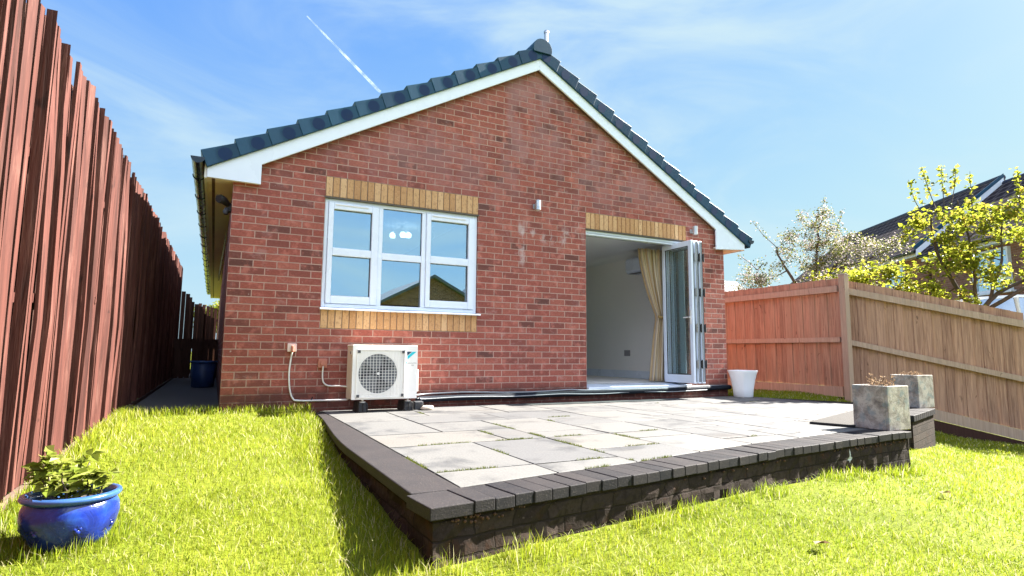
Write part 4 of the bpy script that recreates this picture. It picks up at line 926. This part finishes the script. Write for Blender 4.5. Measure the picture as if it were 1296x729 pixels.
# ------------------------------------------------------------------ trees
def grow(name,base,label,trunk,blobs,ncl,leafspec,seed,shoots=(),extra=None,group=None,twig=.0035,lsize=(.04,.07),per=14,spread=.085):
    rr=random.Random(seed); t_=thing(name,base,label,'tree',group); base=Vector(base)
    nodes=[]; tb=MB(); kids=[]
    for pts,ra in trunk:
        P_=curve(pts,5); n=len(P_); rads=[lerp(ra[0],ra[1],k/(n-1)) for k in range(n)]
        P_=[p+Vector((rr.gauss(0,.008),rr.gauss(0,.008),0)) for p in P_]; tb.tube(P_,rads,8); nodes+=[(p,r_) for p,r_ in zip(P_,rads)][2:]
    cl=[]
    tot=sum(b[2] for b in blobs)
    for (c,rad,wgt) in blobs:
        for k in range(int(ncl*wgt/tot)):
            while True:
                v=Vector((rr.uniform(-1,1),rr.uniform(-1,1),rr.uniform(-1,1)))
                if .12<v.length<1: break
            cl.append(Vector(c)+Vector((v.x*rad[0],v.y*rad[1],v.z*rad[2])))
    cl.sort(key=lambda p:min((p-q[0]).length for q in nodes[::3]))
    lf=[MB() for _ in leafspec]
    def leaves(p,d,n,sp):
        for k in range(n):
            i=rr.choices(range(len(leafspec)),[l[2] for l in leafspec])[0]; o=p+Vector((rr.gauss(0,sp),rr.gauss(0,sp),rr.gauss(0,sp*.8)))
            dd=Vector((rr.gauss(0,1),rr.gauss(0,1),rr.gauss(.2,.7))); s_=rr.uniform(*lsize)*leafspec[i][3]
            leafquad(lf[i],o,dd,Vector((rr.gauss(0,.7),rr.gauss(0,.7),1)),s_,s_*leafspec[i][4])
    for p in cl:
        b=min(nodes,key=lambda q:(q[0]-p).length); v=p-b[0]; L_=v.length
        mid=b[0]+v*.5+Vector((rr.gauss(0,.08),rr.gauss(0,.08),rr.gauss(.04,.06)))*min(1,L_*1.5); r0_=min(b[1]*.7,.012+.012*L_)
        pts=[b[0],b[0]*.5+mid*.5,mid,mid*.5+p*.5,p]; rd=[r0_,r0_*.8,r0_*.6,r0_*.45,max(twig*.6,r0_*.3)]
        tb.tube(pts,rd,5); nodes+=list(zip(pts[1:],rd[1:]))
        for s_ in (pts[3],p): leaves(s_,v,per//2,spread)
    for (a,b,n) in shoots:
        a=Vector(a); b=Vector(b); b0=min(nodes,key=lambda q:(q[0]-a).length)[0]; m_=(a+b)/2+Vector((rr.gauss(0,.02),rr.gauss(0,.02),0)); tb.tube([b0,a,m_,b],[.010,.008,.006,.003],6)
        for k in range(n):
            u=.35+.65*(k/n)**.8; leaves(a.lerp(b,u),b-a,3,.026)
    tb.build('trunk',M['bark'],t_)
    for l,m_ in zip(lf,leafspec): l.build(m_[0],m_[1],t_)
    return t_
grow('blossom_tree',(10.0,.9,-.1),'pale blossom tree with spreading twigs behind the fence corner post',
    [([(10.0,.9,-.15),(10.03,.85,.9),(10.05,.8,1.7),(10.3,.6,2.2),(10.55,.45,2.45)],(.07,.022)),([(10.03,.85,1.5),(9.7,1.05,2.1),(9.5,1.2,2.6)],(.04,.015)),([(10.05,.8,1.7),(10.0,.7,2.4),(10.0,.6,3.0)],(.035,.012)),([(10.3,.6,2.2),(10.9,.3,2.4),(11.4,.0,2.7)],(.03,.01))],
    [((9.75,.9,2.55),(.55,.5,.42),2.2),((10.15,.65,2.75),(.42,.45,.48),2.2),((9.98,.6,3.15),(.28,.35,.30),.9),((10.75,.35,2.45),(.6,.5,.42),2.2),((9.25,1.25,2.1),(.42,.4,.26),1.0),((10.2,.6,2.1),(.8,.4,.30),1.4),((8.95,1.35,1.95),(.28,.3,.22),.7),((11.3,.0,2.65),(.35,.3,.2),.5)],
    170,[('blossom',M['blossom'],2.4,.62,.42),('foliage',M['leaf_mute'],3.0,.8,.34)],11,
    shoots=[((9.45,1.1,2.62),(8.95,1.25,3.12),16),((10.0,.55,3.1),(10.02,.5,3.55),14),((11.2,.05,2.7),(11.75,-.25,3.08),16),((10.35,.5,3.0),(10.42,.4,3.35),10),((9.1,1.3,2.2),(8.75,1.45,2.5),8)],lsize=(.035,.07),per=64,spread=.07)
grow('spring_tree',(11.4,-1.25,-.4),'bright lime green young tree with upright shoots behind the sloping fence',
    [([(11.42,-1.25,-.4),(11.4,-1.25,.6),(11.36,-1.22,1.35)],(.075,.05)),([(11.36,-1.22,1.3),(11.05,-1.1,1.75),(10.75,-1.0,2.3),(10.6,-1.0,2.9)],(.045,.014)),([(11.38,-1.22,1.3),(11.6,-1.45,1.65),(12.0,-1.7,1.9),(12.3,-1.9,2.1)],(.042,.012)),([(11.5,-1.35,1.4),(11.8,-2.1,1.9),(12.0,-3.0,2.2)],(.035,.012)),([(11.36,-1.22,1.4),(11.2,-1.3,2.0),(11.1,-1.3,2.7),(10.95,-1.25,3.2)],(.032,.010)),([(11.5,-1.35,1.5),(11.65,-1.5,2.2),(11.7,-1.55,2.9)],(.03,.01))],
    [((10.55,-1.1,2.75),(.48,.45,.38),1.5),((10.85,-1.15,2.35),(.4,.4,.36),1.5),((11.3,-1.35,2.9),(.42,.4,.33),1.5),((11.75,-1.6,2.6),(.45,.4,.55),1.7),((11.2,-1.3,2.0),(.6,.45,.36),1.4),((10.3,-.8,1.85),(.5,.4,.33),1.5),((12.1,-1.7,2.0),(.45,.4,.40),1.2),((9.8,-.35,1.95),(.4,.35,.32),1.0),((11.9,-1.7,3.1),(.2,.25,.3),.5),((10.7,-1.05,1.55),(.7,.4,.2),1.1),((12.3,-1.9,2.6),(.3,.3,.5),.7),((12.1,-2.6,2.5),(.5,.5,.5),1.1),((11.9,-3.3,2.2),(.5,.4,.45),.9)],
    190,[('foliage',M['leaf_lime'],1.0,1.0,.36)],23,
    shoots=[((10.62,-1.1,3.0),(10.45,-1.0,3.78),18),((10.75,-1.15,3.05),(10.75,-1.15,3.82),16),((10.85,-1.2,3.1),(11.0,-1.25,3.78),16),((10.4,-1.0,2.9),(10.22,-.9,3.55),12),((11.2,-1.35,3.1),(11.22,-1.35,3.72),8),((11.95,-1.7,3.2),(11.98,-1.7,3.80),10)],lsize=(.05,.095),per=35,spread=.06)
grow('hedge_tree',(9.75,.1,-.1),'small yellow green bush between the blossom tree and the lime tree',
    [([(9.75,.1,-.2),(9.75,.1,.8),(9.8,.05,1.5)],(.04,.02))],[((9.6,.15,1.85),(.5,.3,.28),1),((10.2,-.15,1.8),(.5,.3,.28),1)],44,[('foliage',M['leaf_lime'],1.6,.9,.36),('blossom',M['blossom'],1,.6,.42)],31,lsize=(.045,.08),per=40)
grow('passage_tree',(.6,24,0),'sunlit green tree far behind at the end of the side passage',
    [([(.5,24,0),(.5,24,1.2),(.5,24,2.0)],(.09,.05))],[((-.35,24,2.1),(.6,.6,.55),1),((.5,24,2.4),(.9,.7,.5),1)],60,[('foliage',M['leaf_lime'],1,1.5,.4)],41,lsize=(.06,.1),per=60,spread=.12)

# ------------------------------------------------------------------ neighbouring houses
Dd=Vector((.515,.857,0)); Nn=Vector((.857,-.515,0)); Ez=Vector((22.396,5.386,0))
def terrace(name,s0,s1,eave,ridge_z,label,near_verge,win):
    t_=thing(name,(Ez+Dd*((s0+s1)/2)+Nn*2).to_tuple()[:2]+(-.1,),label,'house')
    at=lambda s,w_,z:Ez+Dd*s+Nn*w_+Vector((0,0,z))
    q=MB(); a,b=s0+.0,s1
    q.hexa([at(a,.3,-.4),at(a,6.2,-.4),at(b,6.2,-.4),at(b,.3,-.4),at(a,.3,eave-.05),at(a,6.2,eave-.05),at(b,6.2,eave-.05),at(b,.3,eave-.05)]); 
    q.mesh([at(a,.3,eave-.05),at(a,6.2,eave-.05),at(a,3.05,ridge_z-.2),at(b,.3,eave-.05),at(b,6.2,eave-.05),at(b,3.05,ridge_z-.2)],[(0,1,2),(3,5,4),(0,2,5,3),(1,4,5,2)])
    q.build('wall',M['brick_far'],t_)
    # roof sheet in its own tilted frame so the tile courses follow the slope
    sl=math.hypot(3.05,ridge_z-eave); up=(Nn*3.05+Vector((0,0,ridge_z-eave))).normalized(); nrm=up.cross(-Dd) if up.cross(-Dd).z>0 else -up.cross(-Dd)
    L_=s1-s0+.16; o=at(s1+.0,-.12,eave-.1)
    me=MB(); me.box((0,-.08,-.05),(L_,sl+.1,.04)); ro=me.build('roof',M['rooftile']); ro.parent=t_
    xax=-Dd; m=Matrix((xax,up,xax.cross(up))).transposed().to_4x4(); m.translation=o-Vector(t_.location); ro.matrix_local=m
    q=MB(); q.tube([at(s0-.14,3.05,ridge_z+.0),at(s1,3.05,ridge_z+.0)],.11,8); q.build('ridge',m_plain('ridge_dark',(.03,.03,.06),.6),t_)
    back=MB(); back.hexa([at(s0-.15,3.0,ridge_z-.06),at(s0-.15,6.4,eave-.15),at(s1,6.4,eave-.15),at(s1,3.0,ridge_z-.06),at(s0-.15,3.0,ridge_z),at(s0-.15,6.4,eave-.05),at(s1,6.4,eave-.05),at(s1,3.0,ridge_z)]); back.build('roof',M['grey_tile'],t_)
    q=MB(); q.hexa([at(s0-.1,-.02,eave-.30),at(s0-.1,.29,eave-.30),at(s1,.29,eave-.30),at(s1,-.02,eave-.30),at(s0-.1,-.02,eave-.16),at(s0-.1,.29,eave-.16),at(s1,.29,eave-.16),at(s1,-.02,eave-.16)]); q.build('fascia',M['upvc'],t_)
    q=MB(); q.tube([at(s0-.1,-.14,eave-.15),at(s1,-.14,eave-.15)],.06,8); q.build('gutter',M['gutter'],t_)
    if near_verge:
        q=MB(); e=s0-.17
        P_=[at(e,-.15,eave-.32),at(e,3.05,ridge_z-.22),at(e,3.05,ridge_z+.0),at(e,-.15,eave-.09)]; q.mesh(P_+[p+Dd*.03 for p in P_],[(0,1,2,3),(7,6,5,4),(0,4,5,1),(1,5,6,2),(2,6,7,3),(3,7,4,0)]); q.build('bargeboard',M['upvc'],t_)
        q=MB(); P_=[at(e-.02,-.2,eave-.10),at(e-.02,3.05,ridge_z-.01),at(e-.02,3.05,ridge_z+.13),at(e-.02,-.2,eave+.05)]; q.mesh(P_+[p+Dd*.06 for p in P_],[(0,1,2,3),(7,6,5,4),(0,4,5,1),(1,5,6,2),(2,6,7,3),(3,7,4,0)]); q.build('verge_strip',M['slate'],t_)
    for (s_,z0,z1,wd) in win:
        q=MB(); fr=.07
        def fb(a,b,c,d,y=.2): q.hexa([at(a,y,c),at(b,y,c),at(b,.299,c),at(a,.299,c),at(a,y,d),at(b,y,d),at(b,.299,d),at(a,.299,d)])
        a,b=s_-wd/2,s_+wd/2; fb(a,a+fr,z0,z1); fb(b-fr,b,z0,z1); fb(a+fr,b-fr,z0,z0+fr); fb(a+fr,b-fr,z1-fr,z1); fb(s_-.035,s_+.035,z0+fr,z1-fr); fb(a-.08,b+.08,z0-.06,z0-.002,.16)
        wo_=q.build('window',M['upvc'],t_)
        q=MB(); q.face([at(a,.26,z0),at(b,.26,z0),at(b,.26,z1),at(a,.26,z1)]); q.build('pane',M['glass'],wo_)
    return t_
terrace('terraced_house',.1,11.5,4.5,7.05,'brown tiled terraced house behind the blossom tree with white verge board',True,[(2.0,2.9,4.1,1.2),(6.5,2.9,4.1,1.2)])
terrace('terraced_house',-12,-.12,4.25,6.80,'lower brown tiled terraced house at the right edge behind the lime tree',False,[(-3.0,2.55,3.85,1.5),(-8,2.55,3.85,1.5)])
bpy.data.objects['terraced_house.001']['label']='lower brown tiled terraced house at the right edge behind the lime green tree'
# far pale roof seen over the left fence bay
t_=thing('distant_house',(16.6,9.6,-.1),'distant house with pale grey grid tiled roof beyond the house corner','house')
q=MB(); q.box((15.2,9.0,-.3),(19,13,2.0)); q.build('wall',M['brick_far'],t_)
q=MB(); q.hexa([(0,0,0),(4.2,0,0),(4.2,2.6,0),(0,2.6,0),(0,0,.06),(4.2,0,.06),(4.2,2.6,.06),(0,2.6,.06)])
def m_paleroof():
    t=NT('pale_roof_grid'); p=t.obj(); x,y,z=t._sep(p); b=t.n('ShaderNodeTexBrick',offset=0); t.l(t.comb(x,y,0),b.inputs['Vector'])
    for k,val in (('Scale',1),('Mortar Size',.03),('Mortar Smooth',.2),('Bias',0),('Brick Width',.2),('Row Height',.2)): b.inputs[k].default_value=val
    b.inputs['Color1'].default_value=(.12,.12,.13,1); b.inputs['Color2'].default_value=(.15,.15,.16,1); b.inputs['Mortar'].default_value=(.02,.02,.03,1)
    return t.done(t.bsdf(b.outputs['Color'],.8,None,.2))
ro=q.build('roof',m_paleroof()); ro.parent=t_; ro.matrix_local=Matrix.Translation(Vector((15.1,8.9,2.0))-Vector(t_.location))@Matrix.Rotation(R(38),4,'X')
# houses behind the viewer, mirrored in the window panes
def back_house(x0,x1,y0,y1,ez,rz,label,axis):
    t_=thing('mirrored_house',((x0+x1)/2,(y0+y1)/2,-.3),label,'house')
    q=MB(); q.box((x0,y0,-.5),(x1,y1,ez)); xm,ym=(x0+x1)/2,(y0+y1)/2
    if axis=='y': q.prism_y([(x0,ez),(x1,ez),(xm,rz)],y0,y1)
    q.build('wall',M['brick_far'],t_)
    q=MB()
    if axis=='y':
        for sg,xe in ((-1,x0-.4),(1,x1+.4)):
            ze=ez-.4*(rz-ez)/((x1-x0)/2)
            q.hexa([(xe,y0-.3,ze+.0),(xe,y1+.3,ze),(xm,y1+.3,rz+.02),(xm,y0-.3,rz+.02),(xe,y0-.3,ze+.15),(xe,y1+.3,ze+.15),(xm,y1+.3,rz+.17),(xm,y0-.3,rz+.17)])
    else:
        for ye in (y0-.4,y1+.4):
            q.hexa([(x0-.3,ye,ez-.1),(x1+.3,ye,ez-.1),(x1+.3,ym,rz),(x0-.3,ym,rz),(x0-.3,ye,ez+.05),(x1+.3,ye,ez+.05),(x1+.3,ym,rz+.15),(x0-.3,ym,rz+.15)])
    q.build('roof',M['grey_tile'],t_)
back_house(6.3,14.1,-31,-23,2.5,4.55,'grey roofed gabled house mirrored in the lower middle and right window panes','y')
back_house(13.0,22.4,-32,-25,2.9,6.4,'dark roofed gabled house mirrored in the right window pane','y')

# parked car beyond the sloping fence (only its top shows)
cb=Vector((13.6,-.35,.02)); t_=thing('parked_car',cb,'white parked car with blue tinted windscreen glimpsed over the right fence','car')
cd=Vector((.80,-.6,0)).normalized(); cs_=Vector((.6,.80,0)).normalized()
def cpt(u,v,z): return cb+cd*u+cs_*v+Vector((0,0,z))
def loft(mb,secs,m=0):
    n=len(secs[0]); vs=[p for s_ in secs for p in s_]; fs=[]
    for i in range(len(secs)-1):
        for k in range(n): fs.append((i*n+k,i*n+(k+1)%n,(i+1)*n+(k+1)%n,(i+1)*n+k))
    fs+= [tuple(range(n-1,-1,-1)),tuple((len(secs)-1)*n+k for k in range(n))]; mb.mesh(vs,fs,m,None,False)
q=MB(); loft(q,[[cpt(u,-w_,zb),cpt(u,w_,zb),cpt(u,w_,zt),cpt(u,-w_,zt)] for u,w_,zb,zt in ((-2.15,.78,.38,.8),(-2.0,.86,.28,.98),(-.9,.9,.25,1.08),(1.2,.9,.25,1.10),(2.0,.86,.28,1.02),(2.15,.76,.4,.85))])
q.build('body',m_plain('white_car_paint',(.78,.80,.82),.2,.03,2,0,.5,0,.6),t_,.05,3)
q=MB(); loft(q,[[cpt(u,-w_,1.06),cpt(u,w_,1.06),cpt(u,w_*.86,zt),cpt(u,-w_*.86,zt)] for u,w_,zt in ((-1.25,.80,1.09),(-.45,.80,1.66),(.9,.80,1.68),(1.75,.78,1.12))]); q.build('cabin',m_glass('car_glass',.45,(.12,.2,.25)),t_)
q=MB(); loft(q,[[cpt(u,-.70,z-.02),cpt(u,.70,z-.02),cpt(u,.66,z+.035),cpt(u,-.66,z+.035)] for u,z in ((-.5,1.66),(.2,1.70),(.95,1.68))]); 
for v in (-.74,.74): q.tube([cpt(-1.25,v*1.04,1.08),cpt(-.47,v*.92,1.665)],.045,6); q.tube([cpt(1.7,v*1.04,1.1),cpt(.92,v*.92,1.675)],.05,6); q.tube([cpt(.15,v*1.05,1.08),cpt(.15,v*.93,1.68)],.04,6)
q.build('roof',m_plain('white_roof_paint',(.78,.80,.82),.2,.03,2,0,.5,0,.6),t_)
for u in (-1.3,1.35):
    for v in (-.82,.82):
        q=MB(); q.tube([cpt(u,v-.1,.31),cpt(u,v+.1,.31)],.31,20); q.build('wheel',M['black'],t_)

# indoor things seen through the openings
t_=thing('wall_air_conditioner',(6.25,1.1,1.95),'white indoor air conditioner high on the living room wall behind the curtain','air conditioner')
q=MB(); q.prism_y([(6.12,1.98),(6.16,1.94),(6.355,1.94),(6.355,2.20),(6.15,2.20),(6.12,2.17)],.72,1.52); q.build('casing',M['upvc'],t_,.012,2)
q=MB(); q.box((6.15,.78,1.935),(6.25,1.46,1.9395)); q.build('louvre',M['ink'],t_)
q=MB(); q.box((6.350,1.72,.55),(6.3595,1.88,.65)); so_=tag(q.build('double_socket',m_plain('socket_grey',(.30,.29,.30),.4,.1,20),None,.003,1),'grey double socket low on the living room wall','socket')
t_=thing('curtain',(5.85,.5,.18),'gold and cream striped curtain tied back at the right of the doorway','curtain')
def m_cur():
    t=NT('striped_silk'); r=t.rnd(); c=t.ramp(r,[(0,(.48,.33,.17)),(.3,(.64,.52,.34)),(.55,(.72,.64,.50)),(.8,(.42,.34,.28)),(1,(.68,.55,.36))],'CONSTANT'); return t.done(t.bsdf(c,.5,None,.4))
M['curtain']=m_cur()
q=MB(); NU,NV=64,26
def cur(u,v):   # u across, v down
    z=lerp(2.16,.19,v); vt=.52
    if v<vt: k=v/vt; wd=lerp(.55,.16,k**1.3); xl=lerp(5.50,5.83,k**1.5)
    else: k=(v-vt)/(1-vt); wd=lerp(.16,.40,k**.8); xl=lerp(5.83,5.66,k**.8)
    return Vector((xl+wd*u, .40+.035*math.sin(u*46)*(1 if v<.4 else .7)+.02*math.sin(u*17+v*3), z))
for i in range(NU):
    rv=((i*7)%10)/10+.05
    vs=[cur((i+e)/NU,j/NV) for j in range(NV+1) for e in (0,1)]; q.mesh(vs,[(2*j+2,2*j+3,2*j+1,2*j) for j in range(NV)],0,rv,True)
o=q.build('cloth',M['curtain'],t_); sm=o.modifiers.new('thick','SOLIDIFY'); sm.thickness=.004
q=MB(); q.tube([(5.80,.34,1.14),(5.9,.335,1.12),(6.0,.34,1.14),(6.04,.42,1.15)],.022,8); q.build('tieback',m_plain('gold_cord',(.40,.26,.10),.6,.2,30),t_)
lx_,ly_=2.18,1.5
t_=thing('ceiling_lamp',(lx_,ly_,2.36),'three globe ceiling lamp glowing behind the upper middle window pane','lamp')
q=MB(); q.tube([(lx_,ly_,2.359),(lx_,ly_,2.30)],.03,10)
for k in range(3):
    a_=2.1*k+.4; q.tube([(lx_,ly_,2.31),(lx_+.09*math.cos(a_),ly_+.09*math.sin(a_),2.30),(lx_+.13*math.cos(a_),ly_+.13*math.sin(a_),2.275)],.007,6)
q.build('arm',M['chrome'],t_)
for k in range(3):
    a_=2.1*k+.4; q=MB(); q.lathe([(.014,.02),(.034,.006),(.043,-.022),(.036,-.055),(.001,-.06)],(lx_+.13*math.cos(a_),ly_+.13*math.sin(a_),2.262-.02*k),16); q.build('globe_shade',M['globe'],t_)

# ------------------------------------------------------------------ vapour trail
a_,b_=Vector((329,2997,1723)),Vector((690,2862,1335)); q=MB(); pts=[a_.lerp(b_,k/12) for k in range(13)]; q.tube(pts,[2.5+5*(k/12)**.7 for k in range(12)]+[6],10)
def m_trail():
    t=NT('vapour'); tp=t.n('ShaderNodeBsdfTransparent'); e=t.n('ShaderNodeBsdfTranslucent'); e.inputs[0].default_value=(.95,.95,.97,1); d=t.n('ShaderNodeBsdfDiffuse'); d.inputs[0].default_value=(.95,.95,.97,1)
    m1=t.n('ShaderNodeMixShader'); m1.inputs[0].default_value=.5; t.l(d.outputs[0],m1.inputs[1]); t.l(e.outputs[0],m1.inputs[2])
    x=t.n('ShaderNodeMixShader'); t.l(t.mr(t.noise(t.pos(),.02,4),.35,.7,.02,.13),x.inputs[0]); t.l(tp.outputs[0],x.inputs[1]); t.l(m1.outputs[0],x.inputs[2]); return t.done(x.outputs[0])
tag(q.build('vapour_trail',m_trail()),'thin white vapour trail high in the blue sky above the roof','vapour trail')

# ------------------------------------------------------------------ grass
def in_patio(x,y):
    if x>.70+.15*sstep(-2.6,-.2,y) and x<XE and y>front_y(x)-.005 and y<0: return True
    if XE<=x<8.0:
        if y>-3.16+.372*(x-4.86)-.02 and y<0:
            for a,b in zip(RB,RB[1:]):
                dx,dy=b[0]-a[0],b[1]-a[1]
                if dy*(x-a[0])-dx*(y-a[1])<0: return False
            return True
        v=Vector((x,y,0))-p0; 
        if -.02<v.dot(ud)<1.2 and -.02<v.dot(vd)<.68: return True
    return False
def fence_side(x,y):   # True on the garden side of the right fence
    if y>-.79: return x<8.37+.10*(y+.79)
    return x<8.37+(-.79-y)*.97
V=[];F=[];RN=[]
def blades(n,x0,x1,y0,y1,hmul=1,wmul=1,cond=None,hmin=.018,hmax=.043,lean=.85):
    X=nrng.uniform(x0,x1,n); Yv=nrng.uniform(y0,y1,n); k=0
    for x,y in zip(X,Yv):
        x=float(x);y=float(y)
        if cond and not cond(x,y): continue
        if x<fx_(y)+.02 or in_patio(x,y) or not fence_side(x,y): continue
        if (x-pc.x)**2+(y-pc.y)**2<.12**2: continue
        if y>(.04 if x>.0 else .10) and x<6.9: continue
        pat=.5+.5*math.sin(1.3*x+1.1*math.sin(.9*y))*math.sin(1.1*y+.7*math.sin(1.7*x)); d=math.hypot(x-C0.x,y-C0.y)
        h=rng.uniform(hmin,hmax)*hmul*(.8+.4*pat); w_=rng.uniform(.0009,.0019)*wmul*(1+max(0,d-3)*.22); a=rng.uniform(0,6.283); la=rng.uniform(0,6.283); le=h*abs(rng.gauss(0,lean)); z=zl(x,y)-.004
        cx,sx=math.cos(a)*w_,math.sin(a)*w_; lx,ly=math.cos(la)*le,math.sin(la)*le
        i=len(V); V.extend(((x-cx,y-sx,z),(x+cx,y+sx,z),(x+cx*.75+lx*.35,y+sx*.75+ly*.35,z+h*.6),(x-cx*.75+lx*.35,y-sx*.75+ly*.35,z+h*.6),(x+lx,y+ly,z+h)))
        F.append((i,i+1,i+2,i+3)); F.append((i+3,i+2,i+4)); rv=min(.9,max(0,rng.gauss(.35+.3*pat,.2))); rv=1 if rng.random()<.10 else rv; RN.extend((rv,rv))
vis=lambda a,b:(lambda x,y:(Vector((x,y,0))-Vector((C0.x,C0.y,0))).dot(Vector((f.x,f.y,0)))>1.5 and a<math.hypot(x-C0.x,y-C0.y)<=b)
blades(125000,-1.0,4.2,-5.2,-1.9,1,1,vis(1.5,3.6))
blades(95000,-1.0,6.8,-5.2,.1,1,1.15,vis(3.6,5.6))
blades(90000,-1.0,10.2,-4.8,.1,1,1.05,vis(5.6,12))
blades(9000,6.9,8.8,-1.8,3.0,1.2,1.5,None)
# longer tufts at the wall foot, fence foot and round the pot
def near_front(x,y): return .62<x<5.3 and -.17<y-front_y(x)<-.0 and (math.sin(7*x)+math.sin(17*x+1)>.1)
blades(13000,.6,5.3,-4.35,-3.5,2.3,1.25,near_front,lean=.45)
blades(7000,.40,.80,-4.2,-.3,1.8,1.2,lambda x,y:x>.72-.30*rng.random() and y>-4.2,lean=.5)
blades(14000,-1.0,-.55,-4.6,.1,2.3,1.2,lambda x,y:x-fx_(y)<.05+.16*rng.random(),lean=.4)
blades(3600,-1.0,-.2,-3.85,-3.0,2.3,1.2,lambda x,y:.115<math.hypot(x-pc.x,y-pc.y)<.22,lean=.35)
blades(1600,-.8,.9,-.12,.1,2.2,1.1,None,lean=.4)
me=bpy.data.meshes.new('grass'); me.from_pydata(V,[],F); at=me.attributes.new('rnd','FLOAT','FACE'); at.data.foreach_set('value',RN); me.materials.append(M['grass']); go=bpy.data.objects.new('grass',me); COL.objects.link(go)
tag(go,'sunlit yellow green lawn grass with longer tufts along the patio wall','grass',kind='stuff')
print('blades',len(V)//5)
# fallen leaves on the lawn
for (x,y,lab) in ((2.35,-4.6,'curled dry brown leaf on the lawn before the patio wall'),(4.05,-4.25,'small dark dry leaf on the lawn right of the patio wall middle')):
    q=MB(); c_=Vector((x,y,zl(x,y)+.035))
    for k in range(3): leafquad(q,c_+Vector((.006*k,.004*k,.002)),Vector((1,.3-.3*k,.1)),Vector((.2*k,.3,1)),.075,.022)
    tag(q.build('dry_leaf',M['dry']),lab,'leaf')
